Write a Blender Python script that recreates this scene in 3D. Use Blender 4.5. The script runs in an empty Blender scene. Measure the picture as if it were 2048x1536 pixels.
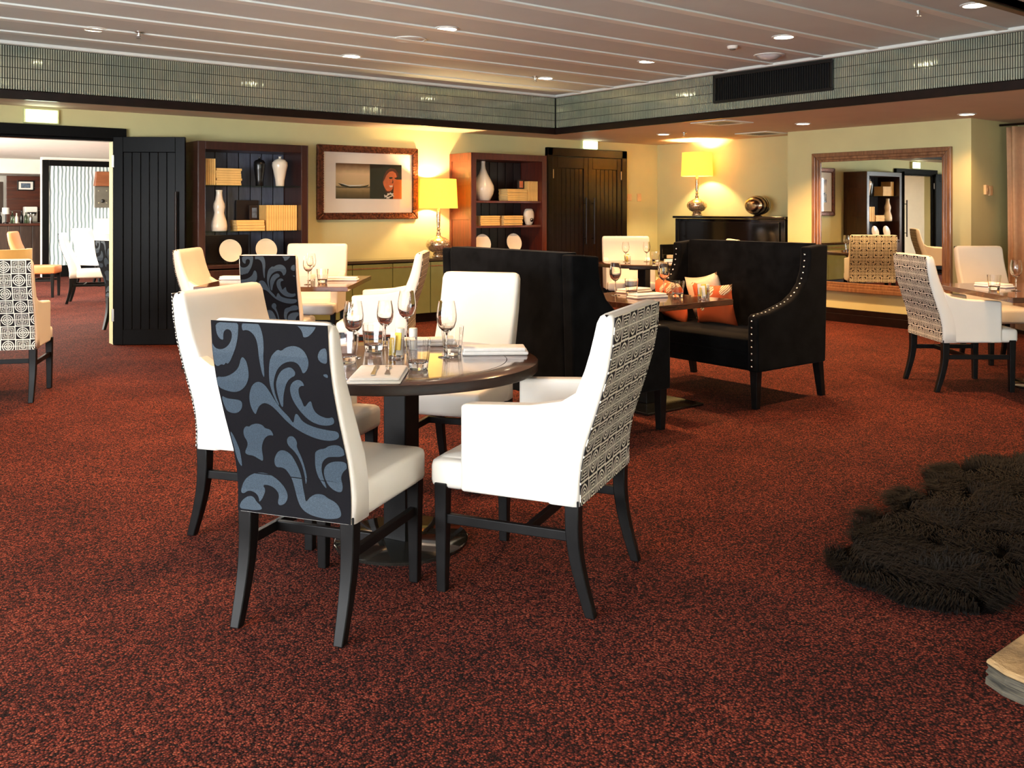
import bpy, bmesh, math, random
import numpy as np
from mathutils import Vector, Matrix
from mathutils.geometry import tessellate_polygon
random.seed(7)
SC = bpy.context.scene
COL = SC.collection
R_ = math.radians

# ------------------------------------------------------------------ camera, world, lights, exposure
cd = bpy.data.cameras.new('camera')
cam = bpy.data.objects.new('camera', cd)
COL.objects.link(cam)
cam.location = (0, 0, 1.42)
cam.rotation_euler = (R_(90), 0, R_(-38.1))
cd.sensor_width = 36.0
cd.lens = 32.52
cd.shift_y = -0.1709
cd.clip_start = 0.05
SC.camera = cam

SC.view_settings.view_transform = 'Standard'
SC.view_settings.look = 'None'
SC.view_settings.gamma = 1.0
SC.view_settings.use_curve_mapping = False
SC.view_settings.exposure = 0.8

wd = bpy.data.worlds.new('daylight')
SC.world = wd
wd.use_nodes = True
wd.node_tree.nodes['Background'].inputs[0].default_value = (0.75, 0.87, 1.0, 1)
wd.node_tree.nodes['Background'].inputs[1].default_value = 1.0

cy = SC.cycles
cy.use_denoising = True
cy.max_bounces = 10
cy.transmission_bounces = 10
cy.transparent_max_bounces = 8
cy.glossy_bounces = 5
cy.diffuse_bounces = 4
cy.sample_clamp_indirect = 6.0
cy.caustics_reflective = False
cy.caustics_refractive = True
cy.blur_glossy = 0.5


def area_light(name, loc, rot, sx, sy, energy, color):
    l = bpy.data.lights.new(name, 'AREA')
    l.shape = 'RECTANGLE'
    l.size, l.size_y, l.energy, l.color = sx, sy, energy, color
    o = bpy.data.objects.new(name, l)
    o.location, o.rotation_euler = loc, rot
    COL.objects.link(o)
    return o


DAY = (0.80, 0.90, 1.0)
WARM = (1.0, 0.54, 0.22)
# daylight entering by the three windows behind the camera and two in the left wall
for wx in (-1.9, 0.9, 3.7):
    area_light('window_daylight', (wx, -2.93, 1.42), (R_(90), 0, R_(180)), 2.0, 1.9, 300, DAY)
for wy, we in ((0.2, 200), (3.4, 120)):
    area_light('window_daylight', (-3.93, wy, 1.42), (R_(90), 0, R_(90 + 180)), 2.2, 1.9, we, DAY)
# upward fill lights added at the same windows to brighten the ceiling
for wx in (-1.9, 0.9, 3.7):
    area_light('window_up_fill', (wx, -2.9, 0.95), (R_(90 + 17), 0, R_(180)), 2.0, 1.0, 75, (1.0, 0.95, 0.88))
for wy in (0.2, 3.4):
    area_light('window_up_fill', (-3.9, wy, 0.95), (R_(90 + 30), 0, R_(90 + 180)), 2.2, 1.0, 120, (1.0, 0.96, 0.9))
# daylight in the bar room beyond the doorway, plus an added downward fill
area_light('bar_room_daylight', (-0.6, 16.5, 1.5), (R_(90), 0, R_(-90)), 6.0, 1.9, 620, (1.0, 0.95, 0.86))
area_light('bar_room_fill_light', (4.0, 15.5, 2.46), (0, 0, 0), 4.0, 7.0, 230, (1.0, 0.88, 0.72))


# ------------------------------------------------------------------ materials
def lin(r, g, b):
    def f(c):
        c = c / 255.0
        return c / 12.92 if c <= 0.04045 else ((c + 0.055) / 1.055) ** 2.4
    return (f(r), f(g), f(b), 1.0)


class NT:
    def __init__(s, name):
        s.m = bpy.data.materials.new(name)
        s.m.use_nodes = True
        s.t = s.m.node_tree
        s.b = s.t.nodes['Principled BSDF']

    def n(s, typ, **kw):
        nd = s.t.nodes.new(typ)
        for k, v in kw.items():
            if k.startswith('i_'):
                key = k[2:]
                key = int(key) if key.isdigit() else key.replace('_', ' ')
                nd.inputs[key].default_value = v
            else:
                setattr(nd, k, v)
        return nd

    def l(s, a, b):
        s.t.links.new(a, b)

    def math(s, op, a, b=None, c=None):
        nd = s.n('ShaderNodeMath', operation=op)
        for i, v in enumerate((a, b, c)):
            if v is None:
                continue
            if isinstance(v, (int, float)):
                nd.inputs[i].default_value = v
            else:
                s.l(v, nd.inputs[i])
        return nd.outputs[0]

    def ramp(s, fac, stops, mode='LINEAR'):
        nd = s.n('ShaderNodeValToRGB')
        r = nd.color_ramp
        r.interpolation = mode
        while len(r.elements) < len(stops):
            r.elements.new(0.5)
        for e, (p, c) in zip(r.elements, stops):
            e.position = p
            e.color = c if len(c) == 4 else (*c, 1)
        s.l(fac, nd.inputs[0])
        return nd.outputs[0]

    def coord(s, which='Object', scale=(1, 1, 1)):
        tc = s.n('ShaderNodeTexCoord')
        mp = s.n('ShaderNodeMapping')
        mp.inputs['Scale'].default_value = scale
        s.l(tc.outputs[which], mp.inputs[0])
        return mp.outputs[0]

    def noise(s, co, scale, detail=3, rough=0.5):
        nd = s.n('ShaderNodeTexNoise')
        nd.inputs['Scale'].default_value = scale
        nd.inputs['Detail'].default_value = detail
        nd.inputs['Roughness'].default_value = rough
        s.l(co, nd.inputs['Vector'])
        return nd.outputs['Fac']

    def bump(s, h, strength=0.2, dist=0.01):
        nd = s.n('ShaderNodeBump')
        nd.inputs['Strength'].default_value = strength
        nd.inputs['Distance'].default_value = dist
        s.l(h, nd.inputs['Height'])
        s.l(nd.outputs[0], s.b.inputs['Normal'])


def simple(name, col, rough=0.5, metal=0.0, spec=0.5, var=0.12, nscale=6.0, bump=0.0, coat=0.0, stretch=(1, 1, 1), detail=3):
    k = NT(name)
    co = k.coord('Object', stretch)
    f = k.noise(co, nscale, detail)
    c0 = tuple(v * (1 - var) for v in col[:3])
    c1 = tuple(min(1, v * (1 + var)) for v in col[:3])
    k.l(k.ramp(f, [(0.3, c0), (0.7, c1)]), k.b.inputs['Base Color'])
    k.b.inputs['Roughness'].default_value = rough
    k.b.inputs['Metallic'].default_value = metal
    k.b.inputs['Specular IOR Level'].default_value = spec
    k.b.inputs['Coat Weight'].default_value = coat
    k.b.inputs['Coat Roughness'].default_value = 0.08
    if bump:
        k.bump(f, bump, 0.01)
    return k.m


def emit(name, col, strength):
    k = NT(name)
    k.b.inputs['Base Color'].default_value = (*col[:3], 1)
    k.b.inputs['Emission Color'].default_value = (*col[:3], 1)
    k.b.inputs['Emission Strength'].default_value = strength
    return k.m


def glass(name, tint=(1, 1, 1), rough=0.0, ior=1.45):
    k = NT(name)
    k.b.inputs['Base Color'].default_value = (*tint, 1)
    k.b.inputs['Roughness'].default_value = rough
    k.b.inputs['IOR'].default_value = ior
    k.b.inputs['Transmission Weight'].default_value = 1.0
    return k.m


def pane_mat(name, tint=(1, 1, 1)):
    k = NT(name)
    out = k.t.nodes['Material Output']
    tr = k.n('ShaderNodeBsdfTransparent')
    tr.inputs[0].default_value = (*tint, 1)
    gl = k.n('ShaderNodeBsdfGlossy')
    gl.inputs['Roughness'].default_value = 0.01
    lw = k.n('ShaderNodeLayerWeight')
    lw.inputs[0].default_value = 0.5
    fac = k.math('ADD', k.math('MULTIPLY', k.math('POWER', lw.outputs['Facing'], 5.0), 0.6), 0.04)
    mx = k.n('ShaderNodeMixShader')
    k.l(fac, mx.inputs[0])
    k.l(tr.outputs[0], mx.inputs[1])
    k.l(gl.outputs[0], mx.inputs[2])
    k.l(mx.outputs[0], out.inputs[0])
    return k.m


def carpet_mat():
    k = NT('loop_carpet')
    co = k.coord('Object')
    v = k.n('ShaderNodeTexVoronoi')
    v.inputs['Scale'].default_value = 155.0
    k.l(co, v.inputs['Vector'])
    sep = k.n('ShaderNodeSeparateColor')
    k.l(v.outputs['Color'], sep.inputs[0])
    big = k.noise(co, 1.6, 4, 0.6)
    mid = k.noise(co, 22, 3, 0.6)
    w = k.math('MULTIPLY_ADD', sep.outputs[0], 0.72, 0.15)
    w = k.math('ADD', w, k.math('MULTIPLY', k.math('SUBTRACT', big, 0.5), 0.45))
    w = k.math('ADD', w, k.math('MULTIPLY', k.math('SUBTRACT', mid, 0.5), 0.22))
    c = k.ramp(w, [(0.0, lin(22, 10, 9)), (0.30, lin(44, 19, 15)), (0.50, lin(98, 39, 29)), (0.75, lin(146, 63, 45)), (1.0, lin(180, 100, 72))])
    d = k.ramp(v.outputs['Distance'], [(0.15, (1, 1, 1)), (0.75, (0.16, 0.16, 0.16))])
    mx = k.n('ShaderNodeMix', data_type='RGBA', blend_type='MULTIPLY')
    mx.inputs['Factor'].default_value = 1.0
    k.l(c, mx.inputs['A'])
    k.l(d, mx.inputs['B'])
    k.l(mx.outputs['Result'], k.b.inputs['Base Color'])
    k.b.inputs['Roughness'].default_value = 0.95
    k.b.inputs['Specular IOR Level'].default_value = 0.15
    inv = k.math('SUBTRACT', 1.0, v.outputs['Distance'])
    k.bump(inv, 0.5, 0.006)
    return k.m


def geo_mat():
    """white line drawing of circles and squares in a chequer on dark cloth, in uv (metres)"""
    k = NT('circle_and_square_cloth')
    tc = k.n('ShaderNodeTexCoord')
    sp = k.n('ShaderNodeSeparateXYZ')
    k.l(tc.outputs['UV'], sp.inputs[0])
    u = k.math('DIVIDE', sp.outputs[0], 0.098)
    v = k.math('DIVIDE', sp.outputs[1], 0.098)
    fx = k.math('ABSOLUTE', k.math('SUBTRACT', k.math('FRACT', u), 0.5))
    fy = k.math('ABSOLUTE', k.math('SUBTRACT', k.math('FRACT', v), 0.5))
    r = k.math('SQRT', k.math('ADD', k.math('MULTIPLY', fx, fx), k.math('MULTIPLY', fy, fy)))
    m = k.math('MAXIMUM', fx, fy)
    W, B = (1, 1, 1), (0, 0, 0)
    cr = k.ramp(r, [(0, W), (0.045, B), (0.10, W), (0.15, B), (0.215, W), (0.275, B), (0.35, W), (0.415, B)], 'CONSTANT')
    cs = k.ramp(m, [(0, W), (0.03, B), (0.10, W), (0.145, B), (0.215, W), (0.26, B), (0.33, W), (0.375, B), (0.44, W), (0.48, B)], 'CONSTANT')
    par = k.math('MODULO', k.math('ADD', k.math('FLOOR', u), k.math('FLOOR', v)), 2.0)
    mx = k.n('ShaderNodeMix', data_type='RGBA')
    k.l(par, mx.inputs['Factor'])
    k.l(cr, mx.inputs['A'])
    k.l(cs, mx.inputs['B'])
    ln = k.math('MAXIMUM', k.math('LESS_THAN', fx, 0.012), k.math('LESS_THAN', fy, 0.02))
    gr = k.math('GREATER_THAN', m, 0.478)
    tot = k.math('MAXIMUM', k.math('MAXIMUM', mx.outputs['Result'], ln), gr)
    c = k.ramp(tot, [(0, lin(26, 22, 24)), (1, lin(228, 222, 208))])
    k.l(c, k.b.inputs['Base Color'])
    k.b.inputs['Roughness'].default_value = 0.8
    k.b.inputs['Specular IOR Level'].default_value = 0.25
    k.bump(tot, 0.25, 0.002)
    return k.m


def wood(name, dark, light, scale=3.0, stretch=(1, 12, 12), rough=0.35, coat=0.0, spec=0.5):
    k = NT(name)
    co = k.coord('Object', stretch)
    f = k.noise(co, scale, 5, 0.62)
    k.l(k.ramp(f, [(0.3, dark), (0.7, light)]), k.b.inputs['Base Color'])
    k.b.inputs['Roughness'].default_value = rough
    k.b.inputs['Coat Weight'].default_value = coat
    k.b.inputs['Coat Roughness'].default_value = 0.05
    k.b.inputs['Specular IOR Level'].default_value = spec
    k.bump(f, 0.06, 0.003)
    return k.m


def velvet(name, a, b):
    k = NT(name)
    co = k.coord('Object')
    f = k.noise(co, 7.0, 5, 0.65)
    k.l(k.ramp(f, [(0.35, a), (0.68, b)]), k.b.inputs['Base Color'])
    k.b.inputs['Roughness'].default_value = 0.9
    k.b.inputs['Specular IOR Level'].default_value = 0.06
    k.b.inputs['Sheen Weight'].default_value = 0.03
    k.b.inputs['Sheen Roughness'].default_value = 0.4
    return k.m


def speckle(name, c0, c1, rough=0.85, scale=350):
    return simple(name, tuple((a + b) / 2 for a, b in zip(c0[:3], c1[:3])), rough, var=0.3, nscale=scale, spec=0.12)


def wave_paper():
    k = NT('wave_stripe_wallpaper')
    co = k.coord('Object')
    w = k.n('ShaderNodeTexWave', wave_type='BANDS', bands_direction='X')
    w.inputs['Scale'].default_value = 4.2
    w.inputs['Distortion'].default_value = 2.0
    w.inputs['Detail'].default_value = 1.0
    k.l(co, w.inputs['Vector'])
    k.l(k.ramp(w.outputs['Fac'], [(0.25, lin(120, 140, 145)), (0.55, lin(240, 246, 245))]), k.b.inputs['Base Color'])
    k.b.inputs['Roughness'].default_value = 0.6
    return k.m


def leaf_cloth():
    k = NT('orange_leaf_print_cloth')
    co = k.coord('UV')
    v = k.n('ShaderNodeTexVoronoi', distance='EUCLIDEAN')
    v.inputs['Scale'].default_value = 2.3
    v.inputs['Randomness'].default_value = 0.7
    k.l(co, v.inputs['Vector'])
    vein = k.n('ShaderNodeTexWave', wave_type='BANDS', bands_direction='DIAGONAL')
    vein.inputs['Scale'].default_value = 9.0
    vein.inputs['Distortion'].default_value = 4.0
    k.l(co, vein.inputs['Vector'])
    leafc = k.ramp(vein.outputs['Fac'], [(0.35, lin(150, 110, 80)), (0.55, lin(238, 214, 182))])
    msk = k.ramp(v.outputs['Distance'], [(0.0, (1, 1, 1)), (0.33, (1, 1, 1)), (0.345, (0, 0, 0))], 'LINEAR')
    mx = k.n('ShaderNodeMix', data_type='RGBA')
    k.l(msk, mx.inputs['Factor'])
    mx.inputs['A'].default_value = lin(196, 84, 36)
    k.l(leafc, mx.inputs['B'])
    k.l(mx.outputs['Result'], k.b.inputs['Base Color'])
    k.b.inputs['Roughness'].default_value = 0.8
    return k.m


def stone_mat():
    k = NT('split_stone')
    co = k.coord('Object', (1, 1, 9))
    f = k.noise(co, 7, 6, 0.7)
    k.l(k.ramp(f, [(0.3, lin(104, 84, 60)), (0.5, lin(160, 130, 90)), (0.72, lin(188, 154, 106))]), k.b.inputs['Base Color'])
    k.b.inputs['Roughness'].default_value = 0.8
    k.bump(f, 0.7, 0.02)
    return k.m


def crackle(name, a, b, rough=0.12):
    """mercury-glass: metallic with worn spots"""
    k = NT(name)
    co = k.coord('Object')
    f = k.noise(co, 60, 4, 0.7)
    k.l(k.ramp(f, [(0.42, a), (0.6, b)]), k.b.inputs['Base Color'])
    k.b.inputs['Metallic'].default_value = 0.75
    k.b.inputs['Roughness'].default_value = rough
    k.bump(f, 0.25, 0.004)
    return k.m


def swirl_metal():
    k = NT('swirled_bronze_silver')
    co = k.coord('Object')
    w = k.n('ShaderNodeTexWave', wave_type='BANDS', bands_direction='X')
    w.inputs['Scale'].default_value = 7.0
    w.inputs['Distortion'].default_value = 4.0
    k.l(co, w.inputs['Vector'])
    k.l(k.ramp(w.outputs['Fac'], [(0.3, lin(70, 50, 36)), (0.7, lin(214, 196, 160))]), k.b.inputs['Base Color'])
    k.b.inputs['Metallic'].default_value = 0.9
    k.b.inputs['Roughness'].default_value = 0.25
    return k.m


def shade_mat():
    k = NT('lamp_shade_linen')
    out = k.t.nodes['Material Output']
    co = k.coord('Object', (1, 1, 1))
    f = k.noise(co, 160, 2)
    c = k.ramp(f, [(0.3, lin(244, 196, 84)), (0.7, lin(252, 208, 98))])
    d = k.n('ShaderNodeBsdfDiffuse')
    t = k.n('ShaderNodeBsdfTranslucent')
    k.l(c, d.inputs[0])
    k.l(c, t.inputs[0])
    mx = k.n('ShaderNodeMixShader')
    mx.inputs[0].default_value = 0.42
    k.l(d.outputs[0], mx.inputs[1])
    k.l(t.outputs[0], mx.inputs[2])
    e = k.n('ShaderNodeEmission')
    e.inputs[0].default_value = (1.0, 0.70, 0.11, 1)
    e.inputs[1].default_value = 0.5
    ad = k.n('ShaderNodeAddShader')
    k.l(mx.outputs[0], ad.inputs[0])
    k.l(e.outputs[0], ad.inputs[1])
    k.l(ad.outputs[0], out.inputs[0])
    return k.m


def tile_mat():
    k = NT('mirror_glass_mosaic')
    co = k.coord('Object')
    v = k.n('ShaderNodeTexVoronoi')
    v.inputs['Scale'].default_value = 30
    k.l(co, v.inputs['Vector'])
    f = k.noise(co, 3.0, 3)
    k.l(k.ramp(f, [(0.3, lin(176, 190, 174)), (0.7, lin(214, 218, 194))]), k.b.inputs['Base Color'])
    k.b.inputs['Metallic'].default_value = 0.55
    k.b.inputs['Roughness'].default_value = 0.07
    return k.m


def glow_print(name, stops, axis='z', lo=0, hi=1):
    k = NT(name)
    tc = k.n('ShaderNodeTexCoord')
    sp = k.n('ShaderNodeSeparateXYZ')
    k.l(tc.outputs['Object'], sp.inputs[0])
    o = sp.outputs[{'x': 0, 'y': 1, 'z': 2}[axis]]
    f = k.math('DIVIDE', k.math('SUBTRACT', o, lo), hi - lo)
    n = k.noise(tc.outputs['Object'], 14, 4)
    f2 = k.math('ADD', f, k.math('MULTIPLY', k.math('SUBTRACT', n, 0.5), 0.08))
    k.l(k.ramp(f2, stops), k.b.inputs['Base Color'])
    k.b.inputs['Roughness'].default_value = 0.25
    return k.m


M = dict(
    carpet=carpet_mat(),
    wall=simple('olive_cream_paint', (0.66, 0.615, 0.32), 0.7, var=0.03, nscale=3, spec=0.3),
    ceil=simple('taupe_ceiling_paint', lin(202, 211, 210), 0.6, var=0.03, nscale=3, spec=0.3),
    soffit=simple('warm_soffit_paint', lin(206, 184, 166), 0.7, var=0.03, nscale=3, spec=0.3),
    batten=simple('pale_batten_paint', lin(226, 232, 228), 0.5, var=0.03),
    white=simple('white_paint', lin(236, 232, 222), 0.6, var=0.03),
    trim=simple('dark_stained_trim', lin(26, 14, 11), 0.3, var=0.3, nscale=12, spec=0.28),
    tile=tile_mat(),
    grout=simple('dark_grout', lin(34, 36, 28), 0.8),
    black=simple('black_stained_timber', (0.004, 0.004, 0.0045), 0.34, var=0.3, nscale=9, stretch=(12, 12, 1), spec=0.09),
    legs=simple('black_lacquer_legs', (0.005, 0.0045, 0.0045), 0.42, var=0.3, nscale=14, spec=0.16),
    leather=simple('white_leather', (0.80, 0.765, 0.70), 0.38, var=0.025, nscale=5, bump=0.05, spec=0.4),
    tan=simple('tan_leather', lin(206, 120, 70), 0.35, var=0.08, nscale=5, bump=0.05),
    caramel=simple('caramel_leather', lin(206, 160, 92), 0.4, var=0.08, nscale=5, bump=0.05),
    damask=speckle('black_damask_cloth', lin(8, 7, 10), lin(15, 14, 18)),
    damask2=speckle('blue_grey_damask_motif', lin(40, 49, 58), lin(62, 73, 83), 0.5),
    geo=geo_mat(),
    velvet=velvet('black_velvet', (0.0016, 0.0016, 0.0017, 1), (0.0065, 0.0065, 0.007, 1)),
    nail=simple('silver_nailhead', (0.85, 0.84, 0.8), 0.2, 1.0),
    tabletop=wood('dark_walnut_tabletop', lin(52, 28, 18), lin(104, 62, 40), 3.0, (1.2, 14, 8), 0.16, 0.5),
    tableedge=wood('dark_table_edge', lin(22, 14, 12), lin(44, 30, 25), 4.0, (3, 3, 12), 0.4, 0.0, 0.25),
    bookcase=wood('brown_black_bookcase', lin(44, 22, 18), lin(66, 34, 28), 3, (10, 10, 1), 0.3, 0.15),
    bookred=wood('red_brown_bookcase', lin(66, 24, 14), lin(100, 38, 20), 3, (10, 10, 1), 0.35, 0.1),
    plank=simple('grey_black_back_plank', lin(84, 88, 104), 0.35, var=0.2, nscale=5, stretch=(8, 8, 1)),
    plankdark=simple('dark_back_plank', lin(34, 18, 14), 0.4, var=0.2, nscale=5, stretch=(8, 8, 1)),
    shelfglass=pane_mat('green_shelf_glass', (0.80, 0.92, 0.87)),
    pane=pane_mat('picture_glazing'),
    glass=glass('clear_glass', (1, 1, 1)),
    china=simple('white_ceramic', lin(236, 226, 208), 0.22, var=0.03, coat=0.3),
    blackchina=simple('black_ceramic', (0.008, 0.008, 0.008), 0.25),
    paper=simple('cream_book_pages', lin(238, 206, 140), 0.8, var=0.1, nscale=30),
    cover=simple('cream_book_cover', lin(240, 196, 118), 0.55, var=0.12, nscale=10),
    greycover=simple('grey_green_book_cover', lin(104, 100, 84), 0.5, var=0.12, nscale=10),
    darkcover=simple('dark_book_cover', lin(36, 20, 16), 0.4, var=0.2),
    giltframe=simple('carved_bronze_frame', lin(104, 58, 36), 0.3, 0.45, var=0.7, nscale=38, bump=1.0),
    matboard=simple('cream_mat_board', lin(252, 240, 222), 0.8, var=0.02),
    mirror=NT('mirror_silver').m,
    mirrorframe=wood('moulded_copper_wood', lin(104, 70, 48), lin(156, 112, 78), 4, (9, 9, 1), 0.28, 0.3),
    steel=simple('brushed_steel', (0.62, 0.6, 0.57), 0.28, 1.0, var=0.1),
    silver=simple('table_silver', (0.8, 0.79, 0.77), 0.12, 1.0, var=0.04),
    domelens=simple('silver_white_lens', lin(210, 214, 216), 0.25, 0.3),
    chrome=simple('chrome_ring', (0.8, 0.8, 0.8), 0.12, 1.0),
    mercury=crackle('mercury_glass', lin(168, 130, 92), lin(250, 236, 208), 0.18),
    swirl=swirl_metal(),
    shade=shade_mat(),
    bulb=emit('warm_lamp_glow', (1.0, 0.86, 0.62), 14.0),
    exitface=emit('exit_sign_face', (0.86, 1.0, 0.72), 5.0),
    exitcase=simple('pale_sign_case', lin(224, 230, 170), 0.4),
    piano=simple('piano_black_gloss', (0.004, 0.004, 0.004), 0.08, coat=0.6),
    ivory=simple('piano_key_ivory', lin(238, 226, 206), 0.3),
    napkin=simple('white_linen', (0.86, 0.85, 0.83), 0.85, var=0.03, nscale=60, bump=0.1),
    sideglass=simple('olive_lacquer_glass', lin(122, 128, 84), 0.1, var=0.06, coat=0.5),
    sidetop=simple('brown_glass_top', lin(70, 56, 40), 0.08, coat=0.5),
    baseplate=simple('black_glass_base', (0.012, 0.011, 0.009), 0.07, coat=0.6),
    fur=simple('black_sheepskin', lin(17, 15, 13), 0.75, var=0.6, nscale=3.0, spec=0.2),
    hide=simple('sheepskin_hide', lin(12, 10, 8), 1.0, spec=0.02),
    stone=stone_mat(),
    stoneedge=wood('grey_split_stone_edge', lin(34, 33, 30), lin(96, 88, 72), 5.0, (2, 2, 40), 0.85),
    curtain=simple('rust_curtain_cloth', lin(200, 156, 118), 0.8, var=0.06, nscale=20),
    grille=simple('black_grille', (0.004, 0.004, 0.004), 0.35),
    plastic=simple('cream_switch_plastic', lin(226, 190, 140), 0.45),
    leafcloth=leaf_cloth(),
    creamcloth=simple('cream_cushion_cloth', lin(240, 222, 190), 0.85, var=0.05, nscale=40),
    paperwave=wave_paper(),
    barwood=wood('red_brown_bar_panel', lin(56, 26, 17), lin(92, 44, 28), 2, (1, 1, 7), 0.4),
    barfront=wood('dark_bar_front', lin(44, 30, 24), lin(74, 54, 44), 2, (7, 7, 1), 0.45),
    bottle=glass('green_bottle_glass', (0.25, 0.4, 0.25)),
    hood=wood('tan_copper_hood', lin(124, 70, 40), lin(160, 96, 60), 2, (1, 1, 6), 0.4),
    greyplate=simple('grey_metal_plate', lin(120, 118, 110), 0.4, 0.6),
    yellow=simple('yellow_paper', lin(244, 210, 90), 0.7),
    photo_sky=glow_print('sepia_seascape_print', [(0.0, lin(44, 34, 24)), (0.22, lin(120, 96, 60)), (0.34, lin(170, 140, 96)), (0.37, lin(60, 46, 30)), (0.42, lin(214, 180, 130)), (0.75, lin(232, 196, 148)), (1.0, lin(120, 84, 56))], 'z', -0.22, 0.22),
    photo_dark=simple('dark_print', lin(36, 26, 20), 0.25, var=0.15),
    photo_skin=simple('face_print', lin(206, 108, 60), 0.3, var=0.12, nscale=30),
    photo_orange=simple('orange_print', lin(206, 102, 40), 0.3, var=0.06),
    photo_shadow=simple('face_shadow_print', lin(86, 32, 18), 0.3),
    photo_white=simple('white_print', lin(226, 222, 210), 0.3),
    photo_grey=simple('grey_print', lin(90, 104, 120), 0.4, var=0.5, nscale=20),
)
_mm = M['mirror'].node_tree.nodes['Principled BSDF']
_mm.inputs['Metallic'].default_value = 1.0
_mm.inputs['Roughness'].default_value = 0.01
_mm.inputs['Base Color'].default_value = (0.88, 0.90, 0.86, 1)


# ------------------------------------------------------------------ mesh helpers
class MB:
    def __init__(s):
        s.v, s.f, s.mi = [], [], []
        s.cur = 0

    def add(s, vs, fs):
        o = len(s.v)
        s.v += [tuple(p) for p in vs]
        s.f += [tuple(i + o for i in f) for f in fs]
        s.mi += [s.cur] * len(fs)
        return s

    def box(s, x0, y0, z0, x1, y1, z1):
        vs = [(x0, y0, z0), (x1, y0, z0), (x1, y1, z0), (x0, y1, z0), (x0, y0, z1), (x1, y0, z1), (x1, y1, z1), (x0, y1, z1)]
        return s.add(vs, [(0, 3, 2, 1), (4, 5, 6, 7), (0, 1, 5, 4), (1, 2, 6, 5), (2, 3, 7, 6), (3, 0, 4, 7)])

    def hexa(s, b, t):
        """bottom quad, top quad (each counter-clockwise from above)"""
        return s.add(list(b) + list(t), [(0, 3, 2, 1), (4, 5, 6, 7), (0, 1, 5, 4), (1, 2, 6, 5), (2, 3, 7, 6), (3, 0, 4, 7)])

    def loft(s, rings, cap=True):
        n = len(rings[0])
        vs = [p for r in rings for p in r]
        fs = []
        for i in range(len(rings) - 1):
            for j in range(n):
                k = (j + 1) % n
                fs.append((i * n + j, i * n + k, (i + 1) * n + k, (i + 1) * n + j))
        if cap:
            fs.append(tuple(range(n - 1, -1, -1)))
            fs.append(tuple((len(rings) - 1) * n + j for j in range(n)))
        return s.add(vs, fs)

    def lathe(s, prof, n=24, c=(0, 0, 0), cap=True):
        rings = []
        for r, z in prof:
            rings.append([(c[0] + r * math.cos(2 * math.pi * j / n), c[1] + r * math.sin(2 * math.pi * j / n), c[2] + z) for j in range(n)])
        return s.loft(rings, cap)

    def tube(s, pts, r, n=8, closed_caps=True):
        pts = [Vector(p) for p in pts]
        rings = []
        up = Vector((0, 0, 1))
        for i, p in enumerate(pts):
            d = (pts[min(i + 1, len(pts) - 1)] - pts[max(i - 1, 0)]).normalized()
            a = d.cross(up)
            if a.length < 1e-3:
                a = d.cross(Vector((0, 1, 0)))
            a.normalize()
            b = a.cross(d)
            rr = r[i] if isinstance(r, (list, tuple)) else r
            rings.append([tuple(p + a * rr * math.cos(2 * math.pi * j / n) - b * rr * math.sin(2 * math.pi * j / n)) for j in range(n)])
        return s.loft(rings, closed_caps)

    def prism(s, poly, fn0, fn1):
        """poly list of 2-d points; fn0/fn1 map a point to bottom/top 3-d"""
        n = len(poly)
        vs = [fn0(p) for p in poly] + [fn1(p) for p in poly]
        fs = [tuple(range(n - 1, -1, -1)), tuple(range(n, 2 * n))]
        for j in range(n):
            k = (j + 1) % n
            fs.append((j, k, n + k, n + j))
        return s.add(vs, fs)

    def mesh(s, name, mats, smooth=False):
        me = bpy.data.meshes.new(name)
        me.from_pydata(s.v, [], s.f)
        for m in (mats if isinstance(mats, (list, tuple)) else [mats]):
            me.materials.append(m)
        me.polygons.foreach_set('material_index', s.mi)
        bm = bmesh.new()
        bm.from_mesh(me)
        bmesh.ops.recalc_face_normals(bm, faces=bm.faces)
        bm.to_mesh(me)
        bm.free()
        if smooth:
            me.polygons.foreach_set('use_smooth', [True] * len(me.polygons))
            if isinstance(smooth, (int, float)) and smooth is not True:
                me.set_sharp_from_angle(angle=R_(smooth))
        me.update()
        return me

    def build(s, name, mats, parent=None, loc=(0, 0, 0), rz=0, smooth=False, bevel=0, seg=2):
        o = bpy.data.objects.new(name, s.mesh(name, mats, smooth))
        COL.objects.link(o)
        o.location = loc
        o.rotation_euler = (0, 0, rz)
        if parent:
            o.parent = parent
        if bevel:
            b = o.modifiers.new('edge', 'BEVEL')
            b.width, b.segments, b.limit_method, b.angle_limit = bevel, seg, 'ANGLE', R_(40)
            b.use_clamp_overlap = True
        return o


def tag(o, label=None, cat=None, group=None, kind=None):
    if label:
        o['label'] = label
    if cat:
        o['category'] = cat
    if group:
        o['group'] = group
    if kind:
        o['kind'] = kind
    return o


def empty(name, loc, rz=0, label=None, cat=None, group=None):
    o = bpy.data.objects.new(name, None)
    o.empty_display_size = 0.1
    COL.objects.link(o)
    o.location = loc
    o.rotation_euler = (0, 0, rz)
    return tag(o, label, cat, group)


def copy_tree(o, parent=None):
    c = o.copy()
    COL.objects.link(c)
    if parent is not None:
        c.parent = parent
    for ch in list(o.children):
        copy_tree(ch, c)
    return c


def clone(o, loc, rz, label, group=None):
    c = copy_tree(o)
    c.location = loc
    c.rotation_euler = (0, 0, rz)
    c['label'] = label
    if group:
        c['group'] = group
    return c


def box(name, dims, mat, parent=None, loc=(0, 0, 0), rz=0, bevel=0.004, seg=2, smooth=False):
    return MB().box(*dims).build(name, mat, parent, loc, rz, smooth, bevel, seg)


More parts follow.
